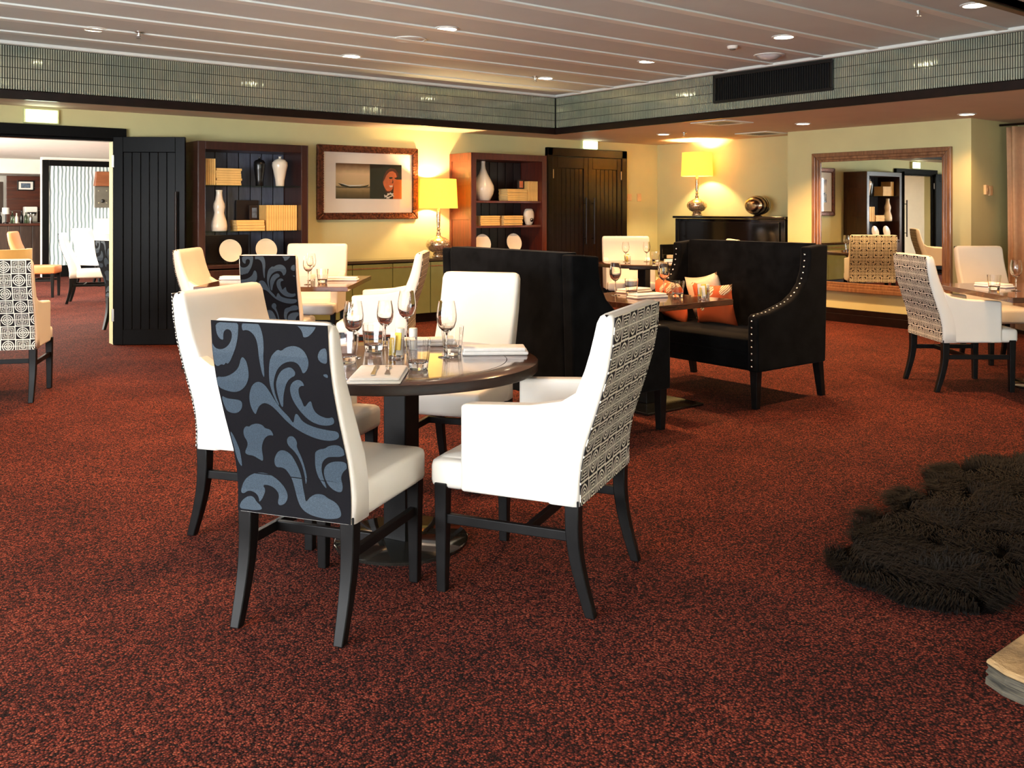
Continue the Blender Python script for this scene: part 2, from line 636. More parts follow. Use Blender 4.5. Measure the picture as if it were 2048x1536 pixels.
def rr(x0, x1, y0, y1, r, n=3):
    pts = []
    for cx, cy, a0 in ((x1 - r, y1 - r, 0), (x0 + r, y1 - r, 90), (x0 + r, y0 + r, 180), (x1 - r, y0 + r, 270)):
        for i in range(n + 1):
            a = R_(a0 + 90 * i / n)
            pts.append((cx + r * math.cos(a), cy + r * math.sin(a)))
    return pts


def pad(mb, x0, x1, y0, y1, z0, z1, r=0.02, crown=0.0):
    """soft box with rounded edges"""
    rings = []
    for dz, ins in ((0, r * 0.6), (r * 0.4, r * 0.12), (r, 0)):
        rings.append([(x, y, z0 + dz) for x, y in rr(x0 + ins, x1 - ins, y0 + ins, y1 - ins, r)])
    for dz, ins in ((-r, 0), (-r * 0.35, r * 0.15), (0, r * 0.6)):
        rings.append([(x, y, z1 + dz) for x, y in rr(x0 + ins, x1 - ins, y0 + ins, y1 - ins, r)])
    if crown:
        cx, cy = (x0 + x1) / 2, (y0 + y1) / 2
        rings.append([(cx + (x - cx) * 0.5, cy + (y - cy) * 0.5, z1 + crown) for x, y in rr(x0, x1, y0, y1, r)])
    mb.loft(rings)
    return mb


def interp(tab, z):
    for (a, va), (b, vb) in zip(tab, tab[1:]):
        if z <= b:
            t = (z - a) / (b - a)
            t = max(0, min(1, t))
            return va + (vb - va) * t
    return tab[-1][1]


# ------------------------------------------------------------------ room shell
SOF, CEI = 2.44, 2.95            # lowered soffit and raised ceiling
YB, XB, YN = 9.5, 8.2, 2.13      # edges of the raised coffer
YW = 10.2                        # rear wall
XL, YF = -4.0, -3.0              # walls on the window sides


def struct(o):
    o['kind'] = 'structure'
    return o


struct(box('floor', (XL - .2, YF - .2, -0.1, 12.6, 24.2, 0), M['carpet'], bevel=0))
c = struct(box('ceiling', (XL, YN, CEI, XB, YB, CEI + .1), M['ceil'], bevel=0))
k = 0
y = YB - 0.56
while y > YN + .05:
    box('batten', (XL, y - 0.048, CEI - 0.014, XB, y + 0.048, CEI + 0.01), M['batten'], c, bevel=0.003)
    y -= 0.592
box('cornice', (XL, YB - 0.075, CEI - 0.03, XB, YB, CEI + .01), M['batten'], c, bevel=0.012)
box('cornice', (XB - 0.075, YN, CEI - 0.03, XB, YB - 0.075, CEI + .01), M['batten'], c, bevel=0.012)
s = MB()
s.box(XL, YB, SOF, 12.4, YW + .1, SOF + .1)
s.box(XB, YN, SOF, 12.4, YB, SOF + .1)
s.box(XL, YF, SOF, 12.4, YN, SOF + .1)
s.build('soffit', M['soffit'], c)


def mosaic(name, axis, a0, a1, fixed, sgn):
    """bulkhead face: backing board, four courses of narrow mirror-glass strips"""
    bk = MB()
    if axis == 'x':
        bk.box(a0, fixed, SOF, a1, fixed + .1 * sgn, CEI) if sgn > 0 else bk.box(a0, fixed - .1, SOF, a1, fixed, CEI)
    else:
        bk.box(fixed, a0, SOF, fixed + .1, a1, CEI)
    w = struct(bk.build(name, M['grout']))
    t = MB()
    h0, h1 = SOF + .075, CEI - .03
    rows, pitch = 4, 0.021
    rh = (h1 - h0) / rows
    n = int((a1 - a0) / pitch)
    for i in range(n):
        if 5.27 <= a0 + i * pitch <= 6.78 and axis == 'y':
            skip = True
        else:
            skip = False
        for j in range(rows):
            z0, z1 = h0 + j * rh + .003, h0 + (j + 1) * rh - .003
            if skip and z1 > 2.66 and z0 < 2.91:
                continue
            x0, x1 = a0 + i * pitch + .0042, a0 + (i + 1) * pitch - .0042
            d = [.007 + random.uniform(-.00022, .00022) for _ in range(4)]
            if axis == 'x':
                f = fixed
                q = [(x0, f - d[0] * sgn, z0), (x1, f - d[1] * sgn, z0), (x1, f - d[2] * sgn, z1), (x0, f - d[3] * sgn, z1)]
                p = [(x0, f, z0), (x1, f, z0), (x1, f, z1), (x0, f, z1)]
            else:
                f = fixed
                q = [(f - d[0], x0, z0), (f - d[1], x1, z0), (f - d[2], x1, z1), (f - d[3], x0, z1)]
                p = [(f, x0, z0), (f, x1, z0), (f, x1, z1), (f, x0, z1)]
            t.add(q + p, [(0, 1, 2, 3), (0, 4, 5, 1), (1, 5, 6, 2), (2, 6, 7, 3), (3, 7, 4, 0)])
    o = t.build('mosaic_tile', M['tile'], w)
    o['kind'] = 'stuff'
    return w


mosaic('wall_bulkhead_rear', 'x', XL, XB, YB, 1)
mosaic('wall_bulkhead_side', 'y', YN, YB, XB, 1)
mosaic('wall_bulkhead_near', 'x', XL, XB, YN, -1)
tr = MB()
tr.box(XL, YB - .03, SOF - .012, XB - .03, YB + .02, SOF + .07)
tr.box(XB - .03, YN + .03, SOF - .012, XB + .02, YB + .02, SOF + .07)
tr.box(XL, YN - .02, SOF - .012, XB + .02, YN + .03, SOF + .07)
struct(tr.build('trim_1', M['trim'], bevel=.004))

# rear wall with the doorway to the bar room (hidden jambs stay plain)
w = MB()
w.box(XL, YW, 0, 1.30, YW + .15, SOF)
w.box(1.30, YW, 2.16, 2.69, YW + .15, SOF)
w.box(2.69, YW, 0, 11.2, YW + .15, SOF)
struct(w.build('wall_rear', M['wall']))
struct(box('wall_alcove', (10.95, 7.1, 0, 11.1, YW, SOF), M['wall'], bevel=0))
MA, MBp = Vector((10.45, 7.40, 0)), Vector((10.45, 4.985, 0))   # mirror wall runs A -> B
w = MB()
w.prism([(10.45, 7.40), (10.45, 4.985), (11.9, 4.985), (11.9, 7.40)], lambda p: (p[0], p[1], 0), lambda p: (p[0], p[1], SOF))
struct(w.build('wall_right', M['wall']))
struct(box('wall_bay', (11.6, YF, 0, 11.75, 4.98, SOF), M['wall'], bevel=0))
# walls behind and left of the camera, with window openings
w = MB()
xs = [XL, -2.95, -.85, -.15, 1.95, 2.65, 4.75, 12.3]
for i in range(0, 8, 2):
    w.box(xs[i], YF - .15, 0, xs[i + 1], YF, SOF)
for a, b in ((xs[1], xs[2]), (xs[3], xs[4]), (xs[5], xs[6])):
    w.box(a, YF - .15, 0, b, YF, .4)
    w.box(a, YF - .15, 2.38, b, YF, SOF)
struct(w.build('wall_front', M['wall']))
w = MB()
ys = [YF, -1.0, 1.4, 2.2, 4.6, YW]
w.box(XL - .15, YF, 0, XL, -1.0, CEI)
w.box(XL - .15, 1.4, 0, XL, 2.2, CEI)
w.box(XL - .15, 4.6, 0, XL, YW, CEI)
for a, b in ((-1.0, 1.4), (2.2, 4.6)):
    w.box(XL - .15, a, 0, XL, b, .4)
    w.box(XL - .15, a, 2.38, XL, b, CEI)
struct(w.build('wall_left', M['wall']))
for n, (a, b) in enumerate(((xs[1], xs[2]), (xs[3], xs[4]), (xs[5], xs[6]))):
    f = MB()
    f.box(a, YF - .12, .4, a + .06, YF - .04, 2.38)
    f.box(b - .06, YF - .12, .4, b, YF - .04, 2.38)
    f.box(a, YF - .12, .4, b, YF - .04, .46)
    f.box(a, YF - .12, 2.32, b, YF - .04, 2.38)
    f.box((a + b) / 2 - .03, YF - .12, .4, (a + b) / 2 + .03, YF - .04, 2.38)
    struct(f.build('window_%d' % (n + 1), M['white'], bevel=.005))
for n, (a, b) in enumerate(((-1.0, 1.4), (2.2, 4.6))):
    f = MB()
    f.box(XL - .12, a, .4, XL - .04, a + .06, 2.38)
    f.box(XL - .12, b - .06, .4, XL - .04, b, 2.38)
    f.box(XL - .12, a, .4, XL - .04, b, .46)
    f.box(XL - .12, a, 2.32, XL - .04, b, 2.38)
    struct(f.build('window_%d' % (n + 4), M['white'], bevel=.005))

# skirting boards
bd = MB()
bd.box(2.85, YW - .022, 0, 3.38, YW, .17)
bd.box(4.68, YW - .022, 0, 5.0, YW, .17)
bd.box(8.25, YW - .022, 0, 8.58, YW, .17)
bd.box(10.22, YW - .022, 0, 10.95, YW, .17)
struct(bd.build('baseboard_rear', M['trim'], bevel=.004))
dirm = (MBp - MA).normalized()
nrm = Vector((-abs(dirm.y), -abs(dirm.x), 0)).normalized()
nrm = Vector((dirm.y, -dirm.x, 0))
if nrm.x > 0:
    nrm = -nrm
bd = MB()
for (h0, h1, t) in ((0, .105, .03), (.105, .17, .018)):
    q = [MA, MBp, MBp + nrm * t, MA + nrm * t]
    bd.hexa([(p.x, p.y, h0) for p in q], [(p.x, p.y, h1) for p in q])
bd.box(10.45, 4.955, 0, 11.9, 4.985, .17)
struct(bd.build('baseboard_right', M['trim'], bevel=.003))

# bar-room shell
struct(box('wall_bar_rear', (1.0, 24.0, 0, 12.0, 24.15, 2.6), M['white'], bevel=0))
w = MB()
w.box(4.17, 21.13, 0, 12.0, 21.3, 2.6)
struct(w.build('wall_bar_side', M['white']))
struct(box('wall_bar_right', (11.5, YW + .15, 0, 11.65, 24, 2.6), M['white'], bevel=0))
struct(box('wall_bar_left', (-1.4, YW + .15, 0, -1.25, 24, 2.6), M['white'], bevel=0))
struct(box('ceiling_bar', (-1.4, YW + .15, 2.5, 12, 24.2, 2.6), M['white'], bevel=0))
struct(box('trim_2', (-1.2, 22.2, 2.18, 5.0, 23.9, 2.5), M['white'], bevel=.01))

# doorway trim and the open leaf
d1 = struct(MB().box(1.12, YW - .06, 2.15, 2.81, YW + .02, 2.262).box(1.12, YW - .04, 2.125, 2.70, YW + .1, 2.15).build('trim_3', M['black'], bevel=.006))
struct(MB().box(2.69, YW - .045, 0, 2.80, YW + .02, 2.15).box(1.19, YW - .045, 0, 1.30, YW + .02, 2.15).build('trim_4', M['black'], bevel=.006))


def door_leaf(name, w, h, handle_x, mat, planks=6, rail=.16, stile=.10, handle=(0.86, 1.60)):
    """leaf along local +x from its hinge, front towards -y"""
    root = struct(empty(name, (0, 0, 0)))
    f = MB()
    f.box(0, 0, .005, stile, .045, h)
    f.box(w - stile, 0, .005, w, .045, h)
    f.box(stile, 0, .005, w - stile, .045, .005 + rail)
    f.box(stile, 0, h - rail, w - stile, .045, h)
    f.build('frame', mat, root, bevel=.004)
    pw = (w - 2 * stile) / planks
    me = None
    for i in range(planks):
        x0 = stile + i * pw
        if me is None:
            o = MB().box(.002, .012, rail, pw - .002, .036, h - rail).build('plank', mat, root, bevel=.004)
            me = o
        else:
            o = me.copy()
            COL.objects.link(o)
        o.parent = root
        o.location = (x0, 0, 0)
    hb = MB()
    z0, z1 = handle
    hb.tube([(handle_x, -.05, z0), (handle_x, -.05, z1)], .013, 10)
    for z in (z0 + .08, z1 - .08):
        hb.tube([(handle_x, -.05, z), (handle_x, .01, z)], .008, 8)
    hb.build('handle', M['trim'], root, smooth=40)
    for z in (.25, h - .32):
        MB().box(-.014, -.008, z, .012, .012, z + .13).build('hinge', M['steel'], root, bevel=.003)
    return root


lf = door_leaf('door_1', .735, 2.172, .655, M['black'])
lf.location = (2.672, 10.135, 0)
lf.rotation_euler = (0, 0, R_(-35.2))
lfb = door_leaf('door_4', .735, 2.172, .655, M['black'])
lfb.location = (1.275, 10.135, 0)
lfb.rotation_euler = (0, 0, R_(180 + 22))
# pair of closed doors in the right of the rear wall
struct(MB().box(8.60, YW - .07, 0, 8.70, YW, 2.31).box(10.09, YW - .07, 0, 10.20, YW, 2.31).box(8.60, YW - .07, 2.19, 10.20, YW, 2.31).build('trim_5', M['trim'], bevel=.008))
lf2 = door_leaf('door_2', .690, 2.185, .61, M['trim'], 6, .17, .09, (.90, 1.585))
lf2.location = (8.706, YW - .055, 0)
lf3 = door_leaf('door_3', .690, 2.185, .08, M['trim'], 6, .17, .09, (.90, 1.585))
lf3.location = (9.399, YW - .055, 0)
for ch in lf3.children:
    if ch.name.startswith('hinge'):
        ch.location.x = .69


# ------------------------------------------------------------------ ceiling fittings
def downlight(loc, label, group, r=.085, energy=60, spot=True):
    root = empty('ceiling_downlight', loc, 0, label, 'ceiling light', group)
    MB().lathe([(r + .02, 0), (r + .02, -.006), (r, -.010), (r - .004, 0.0), (r - .004, .03), (r + .02, .03)], 28).build('trim_ring', M['batten'], root, smooth=40)
    MB().lathe([(0.001, -.004), (r - .005, -.004), (r - .005, .001), (.001, .001)], 28).build('lens', M['bulb'], root)
    l = bpy.data.lights.new('downlight_beam', 'SPOT')
    l.energy, l.color, l.spot_size, l.spot_blend, l.shadow_soft_size = energy, WARM, R_(125), .7, .06
    lo = bpy.data.objects.new('downlight_beam', l)
    lo.location = (loc[0], loc[1], loc[2] - .03)
    COL.objects.link(lo)


DL = [((2.06, 8.37), 'round ceiling downlight over the left doorway end of the raised ceiling'),
      ((4.44, 8.26), 'round ceiling downlight in front of the framed picture wall'),
      ((6.97, 8.26), 'round ceiling downlight beside a sprinkler near the bulkhead corner'),
      ((4.40, 6.51), 'round ceiling downlight beside the flush round speaker'),
      ((7.00, 6.66), 'round ceiling downlight between the bulkhead corner and the grille'),
      ((6.96, 4.97), 'round ceiling downlight beside the chrome speaker dome'),
      ((7.00, 3.31), 'round ceiling downlight nearest the right end of the raised ceiling'),
      ((2.06, 6.51), 'unseen round ceiling downlight out of view, helping to light the room'),  # this one and those below are unseen, kept to help light the room
      ((4.40, 4.85), 'unseen round ceiling downlight above the round dining table, helping to light the room'),
      ((2.06, 4.85), 'unseen round ceiling downlight above the left of the room, helping to light it')]
for (x, y), lb in DL:
    downlight((x, y, CEI), lb, 'downlights in the raised ceiling', energy=175)
for (x, y), lb, e in (((9.384, 8.628), 'soffit downlight close to the table lamp on the piano', 180), ((9.54, 6.54), 'soffit downlight left of the big mirror', 250), ((9.97, 4.80), 'soffit downlight right of the big mirror', 42)):
    downlight((x, y, SOF), lb, 'downlights in the lowered soffit', .075, e)


def sprinkler(loc, label):
    root = empty('fire_sprinkler', loc, 0, label, 'sprinkler', 'fire sprinklers')
    MB().lathe([(.001, 0), (.035, 0), (.035, -.008), (.015, -.014), (.010, -.04), (.001, -.04)], 16).build('body', M['steel'], root, smooth=40)
    MB().lathe([(.001, -.055), (.022, -.055), (.022, -.059), (.001, -.059)], 12).build('deflector', M['steel'], root)
    m = MB()
    for a in (-.012, .012):
        m.tube([(a, 0, -.035), (a * 1.5, 0, -.047), (a * .4, 0, -.057)], .003, 6)
    m.build('frame_arm', M['steel'], root)


sprinkler((2.39, 8.26, CEI), 'small sprinkler head in the ceiling near the left downlight')
sprinkler((6.80, 8.24, CEI), 'small sprinkler head touching the downlight at the bulkhead corner')
sprinkler((6.81, 3.65, CEI), 'small sprinkler head in the ceiling near the right downlight')
sprinkler((9.415, 8.29, SOF), 'small sprinkler head in the soffit above the piano lamp')


def speaker(name, loc, r, mat, label, dome=.004):
    root = empty(name, loc, 0, label, 'speaker')
    MB().lathe([(r, 0), (r, -.008), (r - .02, -.010), (r - .022, -.002)], 32, cap=False).build('rim', M['batten'], root, smooth=40)
    MB().lathe([(r - .022, 0), (r - .022, -.004), (r * .5, -.004 - dome * .8), (.001, -.004 - dome)], 32).build('grille', mat, root, smooth=True)


speaker('ceiling_speaker', (4.414, 7.118, CEI), .15, M['ceil'], 'flush taupe ceiling speaker between two battens')
speaker('dome_light', (7.68, 5.656, CEI), .15, M['domelens'], 'round chrome dome fitting in the ceiling above the black grille', .05)
r0 = empty('smoke_detector', (6.986, 5.555, CEI), 0, 'small white smoke detector on the ceiling', 'detector')
MB().lathe([(.05, 0), (.05, -.015), (.04, -.028), (.001, -.03)], 20).build('body', M['white'], r0, smooth=40)
MB().lathe([(.028, -.026), (.028, -.036), (.001, -.038)], 16).build('sensor_cap', M['greyplate'], r0, smooth=40)


def ceiling_vent(cx, cy, half, label, n):
    root = empty('ceiling_vent', (cx, cy, SOF), 0, label, 'vent', 'square soffit vents')
    f = MB()
    h, i = half, half - .09
    for a in ((-h, -h, h, -i), (-h, i, h, h), (-h, -i, -i, i), (i, -i, h, i)):
        f.box(a[0], a[1], -.012, a[2], a[3], .0)
    f.build('frame', M['batten'], root, bevel=.004)
    MB().box(-i, -i, -.003, i, i, 0).build('backing', M['grille'], root)
    for q in range(7):
        x = -i + (q + .5) * 2 * i / 7
        MB().box(x - .012, -i, -.011, x + .004, i, -.003).build('slat', M['greyplate'], root)


ceiling_vent(8.67, 7.05, .26, 'square soffit vent nearer the mosaic bulkhead', 0)
ceiling_vent(10.34, 7.72, .26, 'square soffit vent nearer the piano wall', 1)
# air grille set in the side bulkhead
g = empty('air_grille', (XB, 6.015, 2.755), 0, 'long black air grille set in the mosaic bulkhead', 'grille')
MB().box(-.03, -.75, -.155, 0, .75, -.125).box(-.03, -.75, .125, 0, .75, .155).box(-.03, -.75, -.125, 0, -.72, .125).box(-.03, .72, -.125, 0, .75, .125).build('frame', M['grille'], g, bevel=.003)
MB().box(-.004, -.72, -.125, 0, .72, .125).build('backing', M['grille'], g)
bl = None
for q in range(48):
    y = -.705 + q * .03
    if bl is None:
        bl = MB().box(-.022, -.003, -.125, -.006, .003, .125).build('blade', M['grille'], g)
        o = bl
    else:
        o = bl.copy()
        COL.objects.link(o)
        o.parent = g
    o.location = (0, y, 0)


def exit_sign(loc, w, h, label):
    root = empty('exit_sign', loc, 0, label, 'sign', 'lit exit signs')
    MB().box(-w / 2, -.05, -h / 2, w / 2, 0, h / 2).build('case', M['exitcase'], root, bevel=.006)
    MB().box(-w / 2 + .018, -.056, -h / 2 + .014, w / 2 - .018, -.049, h / 2 - .014).build('lit_face', M['exitface'], root, bevel=.002)


exit_sign((2.0, YW, 2.345), .32, .145, 'lit white exit sign over the left doorway')
exit_sign((9.445, YW, 2.375), .32, .135, 'lit white exit sign over the closed double doors')

# ------------------------------------------------------------------ chairs
S_ARM = [(.385, 0), (.46, -.002), (.52, .004), (.60, .024), (.73, .074), (.855, .116), (.95, .136), (1.08, .146)]
RAKE = 1.0
TH = [(.385, .12), (.60, .115), (.80, .095), (1.08, .060)]


def chair_back(mb, w, xr, ztop=1.064, zbot=.385, rc=.022):
    rings = []
    zs = [zbot, .46, .53, .60, .67, .74, .80, .86, .92, .98, ztop - .03, ztop - .008, ztop]
    for i, z in enumerate(zs):
        x0 = xr - RAKE * interp(S_ARM, z)
        x1 = x0 + interp(TH, z)
        ins = {len(zs) - 2: .006, len(zs) - 1: .018}.get(i, 0)
        rings.append([(x, y, z - (.010 * (abs(y) / (w / 2)) ** 4 if i >= len(zs) - 3 else 0)) for x, y in rr(x0 + ins, x1 - ins, -w / 2 + ins, w / 2 - ins, min(rc, interp(TH, z) * .45 - ins * .4))])
    mb.loft(rings)
    return mb


def back_surface(w, xr, zbot, ztop, inset=.010, off=.0035):
    """fabric panel over the rear of the back, uv in metres"""
    vs, fs, uv = [], [], []
    ny, nz = 6, 22
    for i in range(nz + 1):
        z = zbot + (ztop - zbot) * i / nz
        x = xr - RAKE * interp(S_ARM, z) - off
        for j in range(ny + 1):
            y = -(w / 2 - inset) + (w - 2 * inset) * j / ny
            vs.append((x, y, z))
            uv.append((w / 2 - y, ztop - z))
    for i in range(nz):
        for j in range(ny):
            a = i * (ny + 1) + j
            fs.append((a, a + ny + 1, a + ny + 2, a + 1))
    n0 = len(vs)
    vs2 = vs + [(x + .003, y, z) for x, y, z in vs]
    fs2 = fs[:]
    edge = [j for j in range(ny + 1)] + [i * (ny + 1) + ny for i in range(1, nz + 1)] + [nz * (ny + 1) + j for j in range(ny - 1, -1, -1)] + [i * (ny + 1) for i in range(nz - 1, 0, -1)]
    for a, b in zip(edge, edge[1:] + edge[:1]):
        fs2.append((a, b, b + n0, a + n0))
    return vs2, fs2, uv + uv


def fabric_panel(name, mat, parent, w, xr, zbot, ztop):
    vs, fs, uv = back_surface(w, xr, zbot, ztop)
    me = bpy.data.meshes.new(name)
    me.from_pydata(vs, [], fs)
    ul = me.uv_layers.new(name='uv')
    idx = np.empty(len(me.loops), dtype=np.int32)
    me.loops.foreach_get('vertex_index', idx)
    ul.data.foreach_set('uv', np.array(uv, dtype=np.float32)[idx].ravel())
    me.materials.append(mat)
    me.polygons.foreach_set('use_smooth', [True] * len(me.polygons))
    me.set_sharp_from_angle(angle=R_(50))
    me.update()
    o = bpy.data.objects.new(name, me)
    COL.objects.link(o)
    o.parent = parent
    return o


# scroll and leaf motifs of the damask, as outlines over the photograph-free panel square (u right, v down)
DAMASK = [
    [(0.043, 0.0), (0.246, -0.01), (0.243, 0.052), (0.215, 0.127), (0.165, 0.186), (0.127, 0.215), (0.11, 0.205), (0.092, 0.221), (0.068, 0.216), (0.03, 0.231), (0.003, 0.216), (-0.005, 0.196), (0.003, 0.102), (0.021, 0.132), (0.065, 0.142), (0.115, 0.135), (0.159, 0.112), (0.184, 0.08), (0.185, 0.049), (0.152, 0.035), (0.116, 0.046), (0.106, 0.072), (0.108, 0.094), (0.074, 0.088), (0.045, 0.06)],
    [(0.274, 0.007), (0.315, -0.011), (0.394, -0.014), (0.435, 0.012), (0.458, 0.066), (0.459, 0.126), (0.445, 0.188), (0.438, 0.274), (0.421, 0.257), (0.411, 0.19), (0.41, 0.117), (0.392, 0.069), (0.348, 0.041), (0.309, 0.036), (0.278, 0.043)],
    [(0.709, -0.01), (0.921, -0.008), (0.881, 0.032), (0.838, 0.055), (0.797, 0.06), (0.795, 0.036), (0.766, 0.008)],
    [(0.0, 0.282), (0.079, 0.284), (0.164, 0.26), (0.223, 0.226), (0.257, 0.168), (0.293, 0.185), (0.305, 0.233), (0.296, 0.283), (0.256, 0.322), (0.199, 0.35), (0.137, 0.361), (0.06, 0.353), (0.005, 0.338)],
    [(0.012, 0.381), (0.057, 0.397), (0.126, 0.398), (0.185, 0.401), (0.192, 0.425), (0.162, 0.458), (0.109, 0.476), (0.051, 0.472), (0.024, 0.455)],
    [(0.499, 0.185), (0.526, 0.153), (0.58, 0.122), (0.604, 0.133), (0.651, 0.11), (0.722, 0.1), (0.788, 0.115), (0.826, 0.149), (0.833, 0.185), (0.808, 0.222), (0.77, 0.239), (0.763, 0.213), (0.735, 0.184), (0.678, 0.178), (0.615, 0.191), (0.558, 0.221), (0.52, 0.269), (0.503, 0.319), (0.506, 0.368), (0.523, 0.409), (0.509, 0.41), (0.483, 0.357), (0.474, 0.297), (0.482, 0.235)],
    [(0.546, 0.268), (0.585, 0.231), (0.64, 0.211), (0.679, 0.209), (0.708, 0.228), (0.705, 0.249), (0.666, 0.261), (0.631, 0.281), (0.598, 0.319), (0.57, 0.364), (0.552, 0.42), (0.533, 0.415), (0.524, 0.354), (0.526, 0.306)],
    [(0.644, 0.311), (0.675, 0.282), (0.724, 0.267), (0.761, 0.277), (0.773, 0.299), (0.745, 0.298), (0.716, 0.312), (0.709, 0.349), (0.725, 0.378), (0.735, 0.414), (0.78, 0.381), (0.805, 0.373), (0.806, 0.409), (0.827, 0.438), (0.873, 0.453), (0.921, 0.459), (0.964, 0.447), (0.97, 0.482), (0.91, 0.498), (0.83, 0.498), (0.756, 0.479), (0.698, 0.44), (0.653, 0.389), (0.638, 0.347)],
    [(0.276, 0.358), (0.318, 0.312), (0.377, 0.29), (0.428, 0.305), (0.458, 0.34), (0.494, 0.393), (0.532, 0.433), (0.589, 0.472), (0.611, 0.507), (0.641, 0.45), (0.666, 0.448), (0.693, 0.489), (0.786, 0.513), (0.903, 0.523), (0.983, 0.523), (0.983, 0.559), (0.907, 0.58), (0.806, 0.578), (0.711, 0.56), (0.62, 0.53), (0.552, 0.492), (0.497, 0.447), (0.448, 0.414), (0.392, 0.402), (0.341, 0.421), (0.306, 0.454), (0.289, 0.474), (0.266, 0.445), (0.26, 0.402)],
    [(0.913, 0.138), (0.936, 0.113), (0.978, 0.102), (0.99, 0.122), (0.988, 0.18), (0.943, 0.179), (0.913, 0.162)],
    [(0.939, 0.233), (0.979, 0.231), (0.978, 0.252), (0.946, 0.244)],
    [(0.141, 0.564), (0.175, 0.54), (0.203, 0.544), (0.229, 0.53), (0.283, 0.52), (0.33, 0.526), (0.344, 0.544), (0.394, 0.546), (0.411, 0.582), (0.372, 0.578), (0.326, 0.594), (0.288, 0.628), (0.265, 0.666), (0.265, 0.734), (0.221, 0.719), (0.174, 0.704), (0.123, 0.704), (0.101, 0.691), (0.146, 0.651), (0.152, 0.625), (0.132, 0.6)],
    [(0.513, 0.599), (0.545, 0.574), (0.586, 0.573), (0.606, 0.604), (0.588, 0.63), (0.609, 0.677), (0.628, 0.736), (0.636, 0.796), (0.618, 0.84), (0.616, 0.773), (0.602, 0.714), (0.562, 0.656), (0.517, 0.629)],
    [(0.367, 0.707), (0.407, 0.668), (0.461, 0.654), (0.518, 0.671), (0.551, 0.711), (0.581, 0.764), (0.589, 0.824), (0.602, 0.884), (0.614, 0.925), (0.653, 0.891), (0.707, 0.872), (0.77, 0.872), (0.81, 0.89), (0.872, 0.903), (0.911, 0.93), (0.928, 0.976), (0.821, 0.992), (0.716, 0.989), (0.633, 0.978), (0.572, 0.953), (0.536, 0.907), (0.518, 0.854), (0.499, 0.807), (0.458, 0.761), (0.419, 0.752), (0.377, 0.756), (0.36, 0.739)],
    [(0.731, 0.68), (0.743, 0.648), (0.792, 0.629), (0.833, 0.626), (0.879, 0.605), (0.963, 0.596), (1.0, 0.624), (1.002, 0.647), (0.948, 0.663), (0.887, 0.665), (0.835, 0.672), (0.789, 0.699), (0.77, 0.743), (0.78, 0.796), (0.805, 0.843), (0.775, 0.827), (0.732, 0.782), (0.721, 0.729)],
    [(0.791, 0.741), (0.828, 0.708), (0.893, 0.689), (0.995, 0.686), (1.0, 0.719), (0.955, 0.741), (0.928, 0.779), (0.942, 0.819), (0.929, 0.85), (0.877, 0.849), (0.817, 0.824), (0.789, 0.784)],
    [(0.023, 0.908), (0.053, 0.856), (0.104, 0.821), (0.182, 0.796), (0.286, 0.794), (0.363, 0.818), (0.428, 0.855), (0.459, 0.902), (0.437, 0.94), (0.382, 0.957), (0.364, 0.94), (0.38, 0.902), (0.343, 0.869), (0.283, 0.855), (0.229, 0.86), (0.257, 0.882), (0.229, 0.928), (0.198, 0.953), (0.194, 0.925), (0.16, 0.903), (0.098, 0.896), (0.052, 0.918)],
    [(0.013, 0.996), (0.029, 0.958), (0.093, 0.925), (0.146, 0.925), (0.173, 0.951), (0.213, 0.966), (0.23, 0.989), (0.102, 0.998)],
    [(0.01, 0.574), (0.034, 0.591), (0.06, 0.67), (0.061, 0.769), (0.044, 0.77), (0.015, 0.723)]]


def damask_print(parent, w, xr, zbot, ztop):
    bm = bmesh.new()
    for poly in DAMASK:
        # smooth the outline once (Chaikin)
        p = poly
        for _ in range(2):
            q = []
            for a, b in zip(p, p[1:] + p[:1]):
                q += [(a[0] * .75 + b[0] * .25, a[1] * .75 + b[1] * .25), (a[0] * .25 + b[0] * .75, a[1] * .25 + b[1] * .75)]
            p = q
        tris = tessellate_polygon([[Vector((a, b, 0)) for a, b in p]])
        vv = [bm.verts.new((a, b, 0)) for a, b in p]
        for t in tris:
            try:
                bm.faces.new([vv[i] for i in t])
            except ValueError:
                pass
    for q in range(1, 24):
        bmesh.ops.bisect_plane(bm, geom=bm.verts[:] + bm.edges[:] + bm.faces[:], plane_co=(0, q / 24, 0), plane_no=(0, 1, 0))
    for v in bm.verts:
        u, t = min(.995, max(.005, v.co.x)), min(.995, max(.005, v.co.y))
        z = ztop - (ztop - zbot) * t
        yy = (w / 2 - .010) * (1 - 2 * u)
        v.co = (xr - interp(S_ARM, z) - .0045, yy, z)
    bmesh.ops.recalc_face_normals(bm, faces=bm.faces)
    me = bpy.data.meshes.new('damask_motif')
    bm.to_mesh(me)
    bm.free()
    me.materials.append(M['damask2'])
    o = bpy.data.objects.new('damask_motif', me)
    COL.objects.link(o)
    o.parent = parent
    return o


def square_leg(mb, path, s0, s1):
    """path of (x,y,z) from top to foot, square section tapering s0 -> s1"""
    n = len(path)
    rings = []
    for i, (x, y, z) in enumerate(path):
        s = (s0 + (s1 - s0) * i / (n - 1)) / 2
        rings.append([(x + s, y + s, z), (x - s, y + s, z), (x - s, y - s, z), (x + s, y - s, z)])
    mb.loft(rings[::-1])
    return mb


